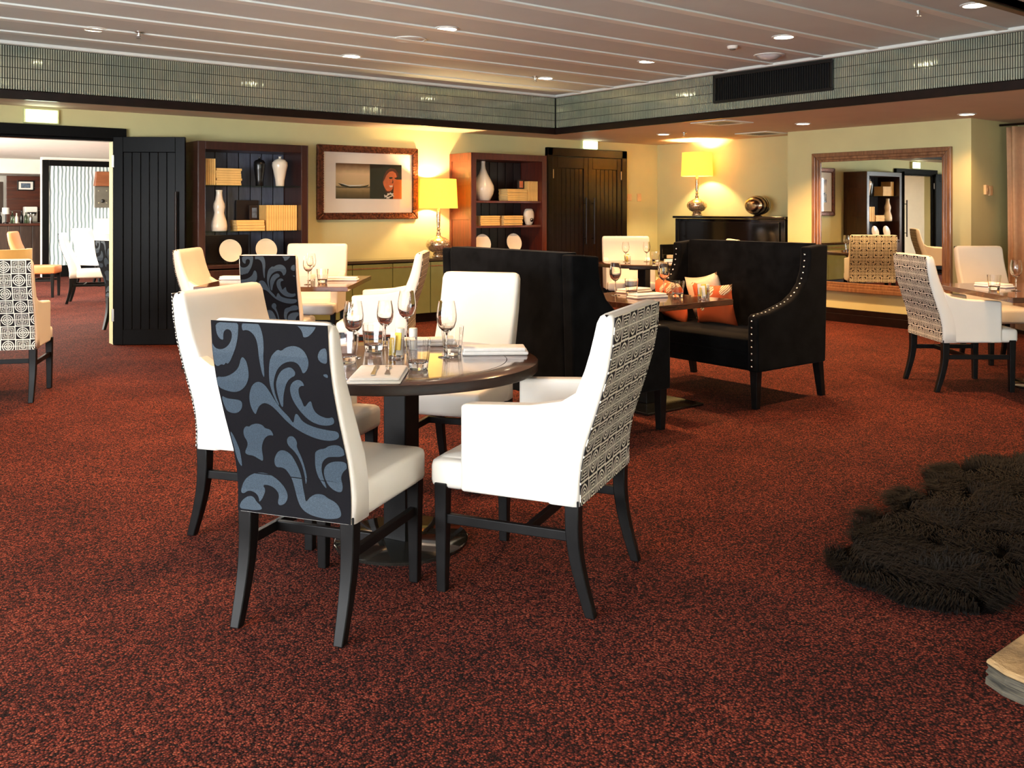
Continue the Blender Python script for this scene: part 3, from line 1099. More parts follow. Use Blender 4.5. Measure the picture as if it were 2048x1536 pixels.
def chair_frame(root, w, xr, xf, zb):
    """four legs and an H stretcher"""
    ys = w / 2 - .03
    rear = [(xr + .03, 0, zb + .02), (xr + .03, 0, .30), (xr + .026, 0, .25), (xr + .019, 0, .20), (xr + .008, 0, .15), (xr - .005, 0, .10), (xr - .020, 0, .05), (xr - .035, 0, 0)]
    for sg in (1, -1):
        square_leg(MB(), [(x, sg * ys, z) for x, _, z in rear], .052, .036).build('leg', M['legs'], root, smooth=30, bevel=.004)
    for sg in (1, -1):
        square_leg(MB(), [(xf, sg * ys, zb + .02), (xf, sg * ys, 0)], .05, .036).build('leg', M['legs'], root, bevel=.004)
    for sg in (1, -1):
        MB().box(xr + .01, sg * ys - .011, .255, xf, sg * ys + .011, .29).build('stretcher', M['legs'], root, bevel=.003)
    xm = xr + (xf - xr) * .38
    MB().box(xm - .011, -ys, .255, xm + .011, ys, .29).build('stretcher', M['legs'], root, bevel=.003)


def make_armchair(name, label, leather, cloth, group):
    root = empty(name, (0, 0, 0), 0, label, 'chair', group)
    w = .63
    xr = -.27
    chair_back(MB(), w, xr).build('backrest', leather, root, smooth=True)
    fabric_panel('back_panel', cloth, root, w, xr, .387, 1.051)
    pad(MB(), -.20, .315, -w / 2 + .05, w / 2 - .05, .385, .495, .025, .008).build('seat', leather, root, smooth=True)
    m = MB()
    pad(m, .17, .322, -w / 2 + .012, w / 2 - .012, .385, .49, .025, .0)
    m.build('seat_front', leather, root, smooth=True)
    for sg in (1, -1):
        prof = [(-.235, .385), (.19, .385), (.19, .705), (.08, .712), (-.08, .722), (-.20, .745), (-.262, .785)]
        y0, y1 = (w / 2 - .075, w / 2 - .001) if sg > 0 else (-w / 2 + .001, -w / 2 + .075)
        MB().prism(prof, lambda p, y0=y0: (p[0], y0, p[1]), lambda p, y1=y1: (p[0], y1, p[1])).build('armrest', leather, root, smooth=35, bevel=.014, seg=3)
    chair_frame(root, w, xr, .275, .385)
    return root


def make_parsons(name, label, leather, group, cloth=True):
    root = empty(name, (0, 0, 0), 0, label, 'chair', group)
    w = .46
    xr = -.27
    chair_back(MB(), w, xr, 1.065, .382).build('backrest', leather, root, smooth=True)
    if cloth:
        fabric_panel('back_panel', M['damask'], root, w, xr, .384, 1.054)
        damask_print(root, w, xr, .388, 1.052)
    pad(MB(), -.20, .295, -w / 2 + .002, w / 2 - .002, .38, .505, .024, .008).build('seat', leather, root, smooth=True)
    chair_frame(root, w, xr, .25, .385)
    return root


def P(o, x, y, deg):
    o.location = (x, y, 0)
    o.rotation_euler = (0, 0, R_(deg))


GA = 'armchairs with circle-and-square cloth backs'
GP = 'armless chairs with black damask backs'
RAKE = 0.87
arm = make_armchair('armchair', 'white leather armchair with patterned back, front right of the round table', M['leather'], M['geo'], GA)
P(arm, 2.305, 2.765, 118.7)
RAKE = 1.0
par = make_parsons('side_chair', 'armless white chair with blue-grey damask on its black back, at the round table', M['leather'], GP)
P(par, 1.570, 3.045, 32)
clone(arm, (1.80, 3.945, 0), R_(-55.6), 'white armchair behind the damask chair, facing the round table', GA)
clone(par, (2.808, 4.051, 0), R_(-145.6), 'plain white armless chair at the far side of the round table', GP)
clone(arm, (3.987, 6.912, 0), R_(141.9), 'white armchair seen from its side at the right of the square table by the sideboard', GA)
clone(arm, (3.19, 8.30, 0), R_(-38.1), 'white armchair beside the open black door, left of the rear square table', GA)
clone(par, (3.228, 7.228, 0), R_(51.9), 'damask-backed armless chair at the rear square table, below the plates', GP)
clone(arm, (4.164, 8.617, 0), R_(-128.1), 'white armchair in front of the sideboard, facing into the room', GA)
clone(arm, (7.429, 3.647, 0), R_(-38.1), 'white armchair with patterned back in front of the mirror wall', GA)
clone(par, (8.918, 3.999, 0), R_(-128.1), 'plain white armless chair beside the curtain', GP)
clone(arm, (1.269, 7.902, 0), R_(66.4), 'patterned armchair cut off by the left edge of the picture', GA)
clone(arm, (8.599, 8.507, 0), R_(-128.1), 'white armchair behind the small round table by the double doors', GA)
clone(arm, (8.62, 7.30, 0), R_(140), 'white armchair between the small round table and the piano', GA)
clone(par, (3.288, 11.428, 0), R_(21.4), 'damask-backed chair partly hidden by the open black door', GP)
clone(par, (3.64, 15.05, 0), R_(-20), 'white armless chair side-on in the bar room', GP)
clone(par, (4.55, 18.3, 0), R_(-60), 'white chair furthest back beside the wallpaper panel', GP)
tanc = make_parsons('leather_chair', 'tan leather chair with a leaning back in front of the bar', M['tan'], 'chairs in front of the bar', False)
P(tanc, 3.21, 16.5, -25)

# low caramel tub chair in the bar room
t = empty('tub_chair', (2.35, 14.6, 0), R_(60), 'low caramel leather tub chair beyond the doorway', 'chair')
m = MB()
rings = []
for z, th in ((.16, .10), (.5, .12), (.80, .11), (.86, .07)):
    ring = []
    for a in range(-120, 121, 12):
        rr_ = .40
        ring.append((-rr_ * math.cos(R_(a)), rr_ * math.sin(R_(a)), z))
    for a in range(120, -121, -12):
        rr_ = .40 - th
        ring.append((-rr_ * math.cos(R_(a)), rr_ * math.sin(R_(a)), z))
    rings.append(ring)
m.loft(rings)
m.build('shell', M['caramel'], t, smooth=40)
MB().lathe([(.02, .16), (.29, .16), (.30, .40), (.27, .45), (.02, .46)], 24).build('seat', M['caramel'], t, smooth=40)
for a in (45, 135, 225, 315):
    MB().lathe([(.018, 0), (.024, .17)], 10, (.26 * math.cos(R_(a)), .26 * math.sin(R_(a)), 0)).build('leg', M['legs'], t)


# ------------------------------------------------------------------ settees
def make_settee(label):
    """faces local +x, width along y, origin on the floor at the middle of its rear edge"""
    root = empty('settee', (0, 0, 0), 0, label, 'settee', 'black velvet high-backed settees')
    W = 1.36
    h = W / 2
    side = [(0, .265), (.83, .265), (.83, .655), (.80, .672), (.69, .68), (.55, .715), (.44, .745), (.34, .80), (.26, .875), (.215, .965), (.20, 1.06), (.20, 1.135), (.02, 1.15), (-.03, 1.15)]
    for sg in (1, -1):
        y0, y1 = (h - .09, h) if sg > 0 else (-h, -h + .09)
        MB().prism(side, lambda p, y0=y0: (p[0], y0, p[1]), lambda p, y1=y1: (p[0], y1, p[1])).build('wing_arm', M['velvet'], root, smooth=30, bevel=.015, seg=3)
    b = MB()
    rings = []
    for z in (.265, .5, .75, 1.0, 1.12, 1.155):
        lean = -.03 * (z - .265) / .885
        ins = .012 if z == 1.155 else 0
        rings.append([(x, y, z + .012 * math.cos(y / h * 1.57)) for x, y in rr(lean + ins, .13 + lean * .5 - ins, -h + .085, h - .085, .03)])
    b.loft(rings)
    b.build('backrest', M['velvet'], root, smooth=50)
    pad(MB(), .10, .80, -h + .085, h - .085, .265, .40, .02).build('seat_base', M['velvet'], root, smooth=True)
    pad(MB(), .12, .815, -h + .088, h - .088, .385, .49, .03, .012).build('seat_cushion', M['velvet'], root, smooth=True)
    for (x, sx) in ((.785, 0), (.035, -.05)):
        for sg in (1, -1):
            square_leg(MB(), [(x, sg * (h - .05), .27), (x + sx, sg * (h - .05), 0)], .062, .045).build('leg', M['legs'], root, bevel=.004)
    # silver nails along the front edge of both wings
    path = [Vector((.838, 0, .29)), Vector((.838, 0, .645)), Vector((.805, 0, .668)), Vector((.69, 0, .676)), Vector((.55, 0, .711)), Vector((.44, 0, .741)), Vector((.34, 0, .796)), Vector((.26, 0, .871)), Vector((.217, 0, .96)), Vector((.203, 0, 1.06)), Vector((.203, 0, 1.12))]
    nm = None
    for sg in (1, -1):
        acc, nxt = 0, .015
        for a, c_ in zip(path, path[1:]):
            L = (c_ - a).length
            while nxt <= acc + L:
                p = a.lerp(c_, (nxt - acc) / L)
                d = (c_ - a).normalized()
                n2 = Vector((d.z, 0, -d.x))
                if n2.x < 0:
                    n2 = -n2
                if nm is None:
                    nm = MB().lathe([(.0085, 0), (.0075, .004), (.004, .0065), (.0005, .007)], 10).build('nail', M['nail'], root, smooth=True)
                    o = nm
                else:
                    o = nm.copy()
                    COL.objects.link(o)
                    o.parent = root
                o.location = (p.x + n2.x * .001, sg * (h - .045), p.z + n2.z * .001)
                o.rotation_euler = n2.to_track_quat('Z', 'Y').to_euler()
                nxt += .046
            acc += L
    return root


set1 = make_settee('black velvet settee with silver nails along its wings, open front to the room')
set1.location = (6.20, 4.73, 0)
set1.rotation_euler = (0, 0, R_(180))
clone(set1, (3.645, 4.73, 0), 0, 'black velvet settee seen from behind, its tall back to the room', 'black velvet high-backed settees')


def cushion(name, loc, rot, s, mat, label):
    n = 12
    vs, fs = [], []
    uv = []
    for side in (1, -1):
        for i in range(n + 1):
            for j in range(n + 1):
                a, b = i / n * 2 - 1, j / n * 2 - 1
                k1 = 1 - .13 * (1 - b * b)
                k2 = 1 - .13 * (1 - a * a)
                t = .085 * max(0, (1 - a ** 4) * (1 - b ** 4)) ** .6
                vs.append((a * s / 2 * k1, side * t, b * s / 2 * k2))
                uv.append((i / n, j / n))
    for q in range(2):
        o = q * (n + 1) ** 2
        for i in range(n):
            for j in range(n):
                a = o + i * (n + 1) + j
                fs.append((a, a + n + 1, a + n + 2, a + 1))
    me = bpy.data.meshes.new(name)
    me.from_pydata(vs, [], fs)
    bm = bmesh.new()
    bm.from_mesh(me)
    ul = bm.loops.layers.uv.new('uv')
    for f in bm.faces:
        for l in f.loops:
            l[ul].uv = uv[l.vert.index]
    bmesh.ops.remove_doubles(bm, verts=bm.verts, dist=.0005)
    bmesh.ops.recalc_face_normals(bm, faces=bm.faces)
    bm.to_mesh(me)
    bm.free()
    me.materials.append(mat)
    me.polygons.foreach_set('use_smooth', [True] * len(me.polygons))
    o = bpy.data.objects.new(name, me)
    COL.objects.link(o)
    o.location = loc
    o.rotation_euler = rot
    return tag(o, label, 'cushion', 'cushions on the settee')


cushion('cushion', (5.80, 4.79, .665), (R_(-18), 0, R_(90 + 12)), .36, M['leafcloth'], 'orange cushion with pale leaves standing upright at the front of the settee')
cushion('cushion', (6.0, 5.04, .70), (R_(-12), R_(10), R_(90 - 4)), .37, M['creamcloth'], 'cream cushion pushed behind the orange leaf cushion')
cushion('cushion', (5.77, 5.22, .665), (R_(-18), R_(-4), R_(90 - 22)), .36, M['leafcloth'], 'orange leaf cushion deepest in the settee corner')


# ------------------------------------------------------------------ tables
def pedestal(root, base, pole=.055):
    if base[0] == 'round':
        MB().lathe([(base[1], 0), (base[1], .012), (base[1] - .008, .018), (.001, .02)], 48).build('base', M['baseplate'], root, smooth=40)
    else:
        b = base[1]
        MB().box(-b, -b, 0, b, b, .018).build('base', M['baseplate'], root, bevel=.004)
    MB().box(-pole, -pole, .018, pole, pole, .71).build('pole', M['legs'], root, bevel=.004)


def round_table(loc, r, label, rz=0):
    root = empty('round_table', loc, rz, label, 'table')
    MB().lathe([(.001, .735), (r - .135, .735), (r - .135, .775), (.001, .775)], 64).build('tabletop', M['tabletop'], root, smooth=40)
    rim = MB()
    rim.lathe([(r - .132, .735), (r - .132, .7745), (r - .003, .775), (r - .0015, .774)], 72, cap=False)
    rim.cur = 1
    rim.lathe([(r - .0015, .774), (r, .772), (r, .738), (r - .003, .735), (r - .132, .735)], 72, cap=False)
    rim.build('rim', [M['tabletop'], M['tableedge']], root, smooth=40)
    MB().box(-.24, -.05, .70, .24, .05, .735).box(-.05, -.24, .70, .05, .24, .735).build('top_bracket', M['legs'], root)
    pedestal(root, ('round', .285))
    return root


def square_table(loc, hx, hy, rz, label, base):
    root = empty('square_table', loc, rz, label, 'table')
    MB().box(-hx, -hy, .735, hx, hy, .775).build('tabletop', M['tabletop'], root, bevel=.004)
    MB().box(-hx * .45, -.05, .70, hx * .45, .05, .735).box(-.05, -hy * .45, .70, .05, hy * .45, .735).build('top_bracket', M['legs'], root)
    pedestal(root, base)
    return root


round_table((2.072, 3.410, 0), .585, 'dark walnut round table laid for four in the foreground', R_(25))
round_table((8.096, 7.758, 0), .56, 'small dark round table in front of the piano', R_(10))
square_table((3.548, 7.766, 0), .64, .64, R_(-38.1), 'dark square table in front of the left bookcase', ('round', .30))
square_table((4.93, 4.70, 0), .40, .47, 0, 'dark square table between the two black settees', ('square', .29))
square_table((7.95, 3.16, 0), .66, .66, R_(-38.1), 'dark square table at the right edge beside the patterned armchair', ('round', .30))

TZ = .7752
GW, GT, GN = 'wine glasses', 'glass tumblers', 'folded white napkins'


def make_wine(label):
    root = empty('wine_glass', (0, 0, 0), 0, label, 'wine glass', GW)
    MB().lathe([(.0045, .100), (.016, .106), (.032, .122), (.0405, .148), (.0415, .172), (.037, .205), (.0325, .228), (.0315, .228), (.036, .204), (.0402, .172), (.039, .149), (.030, .124), (.014, .110), (.001, .107)], 28).build('bowl', M['glass'], root, smooth=50)
    MB().lathe([(.010, .0055), (.0045, .012), (.0036, .03), (.0036, .085), (.0045, .0995)], 14).build('stem', M['glass'], root, smooth=True)
    MB().lathe([(.034, 0), (.0345, .002), (.03, .0035), (.011, .0055), (.001, .0055)], 28).build('foot', M['glass'], root, smooth=40)
    return root


def make_tumbler(label):
    root = tag(MB().lathe([(.029, 0), (.031, .003), (.033, .02), (.038, .06), (.041, .098), (.0385, .098), (.0355, .06), (.0305, .026), (.026, .021), (.001, .020)], 12).build('tumbler', M['glass'], smooth=25), label, 'tumbler', GT)
    return root


wine0 = make_wine('wine glass at the left of the round table, before the armchair')
wine0.location = (1.935, 3.583, TZ)
wine0.scale = (1.07, 1.07, 1.07)
tum0 = make_tumbler('faceted tumbler at the left of the round table, nearest the damask chair')
tum0.location = (1.85, 3.485, TZ)
tum0.scale = (1.27, 1.27, 1.25)


def wine(x, y, lb, s=1.07):
    c_ = clone(wine0, (x, y, TZ), 0, lb, GW)
    c_.scale = (s, s, s)


def tumb(x, y, lb):
    clone(tum0, (x, y, TZ), random.random(), lb, GT)


wine(2.261, 3.345, 'wine glass at the right of the round table beside the rolled napkin')
wine(2.385, 3.875, 'wine glass furthest back on the round table')
wine(2.20, 3.765, 'smaller wine glass in the middle of the round table', .95)
tumb(2.10, 3.70, 'tumbler at the back left of the round table, behind the flower glass')
tumb(2.005, 3.17, 'tumbler at the front of the round table, beside the cutlery')
tumb(2.337, 3.41, 'tumbler at the right of the round table, behind a wine glass')


def make_napkin(label, L=.26, W=.115, H=.032):
    m = MB()
    pad(m, -L / 2, L / 2, -W / 2, W / 2, 0, H * .5, .006)
    pad(m, -L / 2 + .004, L / 2 - .010, -W / 2 + .003, W / 2 - .006, H * .5, H, .006, .002)
    return tag(m.build('napkin', M['napkin'], smooth=50), label, 'napkin', GN)


nap0 = make_napkin('folded white napkin with cutlery, near edge of the round table')
nap0.location = (1.785, 3.105, TZ)
nap0.scale = (1.15, 1.75, .75)
nap0.rotation_euler = (0, 0, R_(52))


def nap(x, y, deg, lb, sc=1.0):
    c_ = clone(nap0, (x, y, TZ), R_(deg), lb, GN)
    c_.scale = (sc, sc, 1.0)


nap(2.49, 3.30, -34, 'rolled white napkin at the right of the round table', 1.12)
nap(1.715, 3.59, -60, 'white napkin half hidden behind the damask chair back on the round table')
nap(2.40, 3.70, -30, 'white napkin at the far side of the round table, behind the salt pot')


def make_fork(label):
    root = empty('fork', (0, 0, 0), 0, label, 'fork', 'forks on the napkins')
    m = MB()
    m.loft([[(x, s * w, z + t) for s, t in ((-1, 0), (1, 0), (1, .002), (-1, .002))] for x, w, z in ((-.10, .009, 0), (-.09, .011, .001), (-.03, .005, .006), (.03, .004, .006), (.05, .011, .004), (.06, .012, .003))])
    m.build('handle', M['silver'], root, bevel=.0006)
    for q in range(4):
        y_ = -.0096 + q * .0064
        MB().loft([[(x, y_ + s * .0016, z + t) for s, t in ((-1, 0), (1, 0), (1, .0016), (-1, .0016))] for x, z in ((.058, .003), (.08, .004), (.105, .007))]).build('tine', M['silver'], root)
    return root


def make_knife(label):
    root = empty('knife', (0, 0, 0), 0, label, 'knife', 'knives on the napkins')
    MB().loft([[(x, s * w, z + t) for s, t in ((-1, 0), (1, 0), (1, .004), (-1, .004))] for x, w, z in ((-.11, .008, 0), (-.10, .009, 0), (0, .006, .001))]).build('handle', M['silver'], root, bevel=.001)
    MB().loft([[(x, y_, z + t) for y_, t in ((-w, 0), (w0, 0), (w0, .0016), (-w, .0016))] for x, w, w0, z in ((0, .006, .006, .001), (.02, .010, .008, .001), (.09, .010, .007, .001), (.115, .003, .004, .001))]).build('blade', M['silver'], root)
    return root


fk0 = make_fork('silver fork lying on the near napkin of the round table')
fk0.location = (1.815, 3.085, TZ + .0262)
fk0.rotation_euler = (0, 0, R_(58))
kn0 = make_knife('silver knife beside the fork on the near napkin of the round table')
kn0.location = (1.775, 3.115, TZ + .0262)
kn0.rotation_euler = (0, 0, R_(56))


def make_shaker(label, cap):
    root = empty('shaker', (0, 0, 0), 0, label, 'shaker', 'salt and pepper shakers')
    MB().lathe([(.018, 0), (.019, .004), (.019, .062), (.001, .062)], 20).build('jar', M['glass'], root, smooth=40)
    MB().lathe([(.016, .003), (.0165, .045), (.001, .045)], 16).build('contents', cap, root, smooth=40)
    MB().lathe([(.019, .062), (.0195, .066), (.0195, .098), (.017, .102), (.001, .103)], 20).build('cap', M['white'], root, smooth=40)
    return root


sh0 = make_shaker('white-capped salt shaker in the middle of the round table', M['white'])
sh0.location = (2.25, 3.60, TZ)
pe0 = make_shaker('white-capped pepper shaker beside the salt on the round table', M['plankdark'])
pe0.location = (2.20, 3.63, TZ)
fl = empty('sachet_glass', (2.075, 3.46, TZ), 0, 'glass of yellow and white sachets in the middle of the round table', 'glass')
MB().lathe([(.032, 0), (.034, .003), (.036, .085), (.034, .085), (.031, .008), (.001, .007)], 20).build('jar', M['glass'], fl, smooth=30)


def sachets(parent, n=7):
    for q in range(n):
        a = q * 2 * math.pi / n
        o = MB().box(-.017, -.0025, 0, .017, .0025, .075).build('sachet', M['yellow'] if q % 2 else M['napkin'], parent, bevel=.0015)
        o.location = (.016 * math.cos(a), .016 * math.sin(a), .012 + .012 * (q % 3))
        o.rotation_euler = (R_(10 * math.sin(a)), R_(9 * math.cos(a)), a + .6)


sachets(fl)


# other tables: settings
def setting(pts_w, pts_t, pts_n, name):
    for i, (x, y, lb) in enumerate(pts_w):
        wine(x, y, lb)
    for x, y, lb in pts_t:
        tumb(x, y, lb)
    for x, y, d, lb in pts_n:
        nap(x, y, d, lb, 1.1)


setting([(3.50, 7.28, 'wine glass at the left of the rear square table, behind the damask chair'), (3.72, 7.68, 'wine glass in the middle of the rear square table')],
        [(3.675, 7.364, 'tumbler on the rear square table beside the white napkin'), (3.36, 7.62, 'tumbler on the rear square table hidden behind the damask chair')],
        [(3.95, 7.52, -38, 'folded white napkin at the right of the rear square table'), (3.24, 8.22, -38, 'folded white napkin at the far left of the rear square table')], 'rear')
clone(sh0, (3.457, 7.10, TZ), 0, 'salt shaker on the rear square table next to the damask chair')
setting([(4.86, 4.95, 'wine glass at the left of the table between the settees'), (5.20, 4.78, 'wine glass in the middle of the table between the settees')],
        [(4.98, 4.90, 'tumbler at the left of the table between the settees'), (5.11, 4.56, 'tumbler at the right of the table between the settees')],
        [(4.92, 4.68, -8, 'folded white napkin at the front of the table between the settees'), (5.16, 5.05, 4, 'folded white napkin at the rear of the table between the settees')], 'settee')
clone(sh0, (5.225, 4.385, TZ), 0, 'white-capped shaker at the corner of the table between the settees')
clone(fl, (5.13, 4.345, TZ), R_(40), 'glass of sachets at the corner of the table between the settees')
setting([(8.05, 8.02, 'wine glass at the left of the small round table'), (8.27, 7.88, 'wine glass at the middle of the small round table')],
        [(8.34, 7.80, 'tumbler on the small round table before the piano')],
        [(8.50, 7.61, -38, 'folded white napkin at the right of the small round table')], 'small')
clone(fl, (7.86, 7.80, TZ), R_(70), 'glass of sachets on the small round table')
setting([(7.609, 3.28, 'wine glass on the right-hand square table')],
        [(7.55, 3.42, 'tumbler on the right-hand square table in front of the napkin')],
        [(7.86, 3.56, -100, 'folded white napkin on the right-hand square table')], 'right')
clone(sh0, (7.52, 3.10, TZ), 0, 'white-capped shaker at the right edge of the picture')


# ------------------------------------------------------------------ bookcases and what stands in them
def bookcase(loc, W, H, D, side_mat, plank_mat, shelves, glassy, label, nplank):
    """origin on the floor at its left front corner; opens towards -y"""
    root = empty('bookcase', loc, 0, label, 'bookcase', 'tall dark bookcases')
    MB().box(0, 0, 0, .075, D, H).build('side_panel', side_mat, root, bevel=.004)
    MB().box(W - .075, 0, 0, W, D, H).build('side_panel', side_mat, root, bevel=.004)
    MB().box(.075, 0, H - .085, W - .075, D, H).build('top', side_mat, root, bevel=.004)
    MB().box(.075, D - .02, .08, W - .075, D, H - .085).build('back_board', M['trim'], root)
    pw = (W - .15) / nplank
    p0 = None
    for i in range(nplank):
        if p0 is None:
            p0 = MB().box(.006, D - .034, .80, pw - .006, D - .021, H - .086).build('plank', plank_mat, root, bevel=.003)
            o = p0
        else:
            o = p0.copy()
            COL.objects.link(o)
            o.parent = root
        o.location = (.075 + i * pw, 0, 0)
    for z in shelves:
        if glassy:
            MB().box(.077, .03, z - .012, W - .077, D - .036, z).build('shelf', M['shelfglass'], root, bevel=.002)
        else:
            MB().box(.076, .02, z - .028, W - .076, D - .036, z).build('shelf', side_mat, root, bevel=.003)
    MB().box(.076, .0, .78, W - .076, D - .036, .82).build('shelf', side_mat, root, bevel=.003)
    for i in range(2):
        x0 = .08 + i * (W - .16) / 2
        d = MB().box(x0 + .003, -.004, .10, x0 + (W - .16) / 2 - .003, .02, .765).build('cupboard_door', side_mat, root, bevel=.004)
        MB().box(x0 + (.05 if i else (W - .16) / 2 - .17), -.022, .70, x0 + (.17 if i else (W - .16) / 2 - .05), -.004, .715).build('handle', M['steel'], d, bevel=.003)
    MB().box(.075, .03, 0, W - .075, .06, .10).build('plinth', M['trim'], root)
    # raised frame on the outer faces of the sides
    for x0, x1 in ((-.008, 0), (W, W + .008)):
        f = MB()
        for z0, z1 in ((.0, .10), (.80, .90), (1.28, 1.38), (1.73, 1.83), (H - .10, H)):
            f.box(x0, .05, z0, x1, D - .05, z1)
        f.box(x0, 0, 0, x1, .05, H)
        f.box(x0, D - .05, 0, x1, D, H)
        f.build('side_frame', side_mat, root, bevel=.002)
    return root


bookcase((3.41, 9.70, 0), 1.245, 2.14, .495, M['bookcase'], M['plank'], (1.178, 1.676), True, 'tall dark bookcase with glass shelves beside the open black door', 8)
bookcase((6.945, 9.70, 0), 1.26, 2.15, .495, M['bookred'], M['plankdark'], (1.20, 1.528), False, 'tall dark bookcase with wooden shelves between lamp and double doors', 8)


def make_book(th, hgt, dep):
    """standing book: spine towards -y, thickness along x; two materials: cover, pages"""
    m = MB()
    m.cur = 0
    m.box(0, .009, 0, .0025, dep, hgt)
    m.box(th - .0025, .009, 0, th, dep, hgt)
    m.box(.0025, 0, 0, th - .0025, .009, hgt)
    m.cur = 1
    m.box(.0025, .009, .004, th - .0025, dep - .006, hgt - .004)
    return m


BK = {}


def book(x, y, z, th, h, dep, label, group, lying=False, cov='cover', jit=True):
    key = (th, h, dep, cov)
    if key not in BK:
        BK[key] = make_book(th, h, dep).mesh('book', [M[cov], M['paper']])
    o = bpy.data.objects.new('book', BK[key])
    COL.objects.link(o)
    if lying:
        # thickness up, height along x
        o.rotation_euler = (0, R_(-90), 0)
        o.location = (x + h, y, z)
        if jit:
            o.location.x += random.uniform(-.006, .006)
            o.location.y += random.uniform(-.006, .006)
    else:
        o.location = (x, y + (random.uniform(0, .008) if jit else 0), z)
    tag(o, label, 'book', group)


ORD = ['lowest', 'second up', 'third up', 'fourth up', 'fifth up', 'sixth up', 'seventh up', 'eighth up']
NTH = ['first', 'second', 'third', 'fourth', 'fifth', 'sixth', 'seventh', 'eighth', 'ninth', 'tenth', 'eleventh', 'twelfth', 'thirteenth', 'fourteenth']


def stack(x, y, z, n, th, h, dep, where, cov='cover'):
    for i in range(n):
        book(x, y, z + .0004 + i * (th + .0006), th, h, dep, 'cream book, %s in the stack %s' % (ORD[i], where), 'books lying in the stack ' + where, True, cov)


def row(x, y, z, n, th, h, dep, where):
    for i in range(n):
        book(x + i * (th + .0008), y, z + .0003, th, h, dep, 'cream book, %s from the left in the row %s' % (NTH[i], where), 'books standing in the row ' + where)


row(3.525, 9.80, 1.676, 5, .021, .285, .21, 'on the top glass shelf')
stack(3.640, 9.80, 1.676, 7, .026, .28, .20, 'on the top glass shelf')
stack(3.870, 9.80, 1.178, 4, .029, .315, .21, 'on the middle glass shelf')
row(4.212, 9.80, 1.178, 13, .0272, .285, .21, 'on the middle glass shelf')
stack(7.60, 9.78, 1.528, 7, .0225, .335, .21, 'on the upper wooden shelf')
row(7.955, 9.78, 1.528, 7, .023, .27, .21, 'on the upper wooden shelf')
stack(7.150, 9.78, 1.20, 5, .0255, .315, .21, 'at the left of the lower wooden shelf')
stack(7.530, 9.78, 1.20, 5, .0255, .32, .21, 'at the right of the lower wooden shelf')


def lathe_thing(name, prof, loc, mat, label, cat, group=None, n=28):
    o = MB().lathe(prof, n).build(name, mat, None, loc, smooth=50)
    return tag(o, label, cat, group)


lathe_thing('vase', [(.042, 0), (.047, .006), (.052, .07), (.075, .18), (.088, .235), (.084, .27), (.055, .30), (.018, .312), (.013, .32), (.017, .335), (.012, .335), (.010, .31), (.001, .30)], (4.393, 9.86, 1.677), M['china'], 'white shouldered vase on the top glass shelf', 'vase')
lathe_thing('vase', [(.040, 0), (.044, .006), (.046, .07), (.060, .18), (.066, .235), (.062, .27), (.045, .29), (.016, .30), (.012, .31), (.015, .325), (.011, .325), (.009, .30), (.001, .29)], (4.18, 9.93, 1.677), M['blackchina'], 'black shouldered vase beside the white vase on the glass shelf', 'vase')
lathe_thing('vase', [(.075, 0), (.082, .008), (.085, .06), (.078, .11), (.058, .17), (.052, .20), (.058, .235), (.063, .265), (.058, .30), (.042, .34), (.034, .38), (.032, .42), (.037, .447), (.032, .447), (.027, .42), (.001, .40)], (3.685, 9.84, 1.179), M['china'], 'white gourd-shaped vase on the middle glass shelf', 'vase')
lathe_thing('vase', [(.085, 0), (.095, .008), (.135, .09), (.148, .15), (.142, .20), (.105, .28), (.06, .36), (.036, .42), (.028, .47), (.030, .525), (.025, .525), (.022, .46), (.001, .44)], (7.275, 9.90, 1.529), M['china'], 'tall white bottle vase on the upper wooden shelf', 'vase')
v = empty('vase', (8.025, 9.86, 1.2005), 0, 'small white oval vase with a round hole on the lower wooden shelf', 'vase')
m = MB()
m.loft([[(r_ * 1.0 * math.cos(a * math.pi / 14), r_ * .6 * math.sin(a * math.pi / 14), z) for a in range(28)] for r_, z in ((.045, 0), (.055, .01), (.078, .06), (.088, .115), (.082, .17), (.062, .215), (.045, .225))])
m.build('body', M['china'], v, smooth=50)
h_ = MB().lathe([(.001, 0), (.020, 0), (.020, .008), (.026, .008), (.026, 0)], 18).build('hole_ring', M['trim'], v, smooth=40)
h_.location = (.01, -.047, .07)
h_.rotation_euler = (R_(90), 0, 0)


def plate(x, z, y, lb, r=.125, back=-.12):
    root = empty('plate', (x, y, z), 0, lb, 'plate', 'white plates on stands')
    o = MB().lathe([(.001, .004), (r * .6, .004), (r * .66, .012), (r, .022), (r, .026), (r * .62, .017), (.001, .012)], 32).build('dish', M['china'], root, smooth=40)
    o.rotation_euler = (R_(78), 0, 0)
    o.location = (0, .02, r + .018)
    s_ = MB()
    for q in (-.05, .05):
        s_.tube([(q, -.03, .035), (q, -.035, .008), (q, .07, .005), (q, .05, .13)], .004, 6)
    s_.tube([(-.05, .06, .07), (.05, .06, .07)], .004, 6)
    s_.build('stand', M['grille'], root)
    s_.v = []


plate(3.795, .8205, 9.80, 'white plate on a stand at the left of the lower left bookcase shelf')
plate(4.205, .8205, 9.80, 'white plate on a stand at the right of the lower left bookcase shelf')
plate(7.20, .8205, 9.80, 'white plate on a stand at the left of the lower right bookcase shelf')
plate(7.72, .8205, 9.80, 'white plate on a stand at the right of the lower right bookcase shelf')
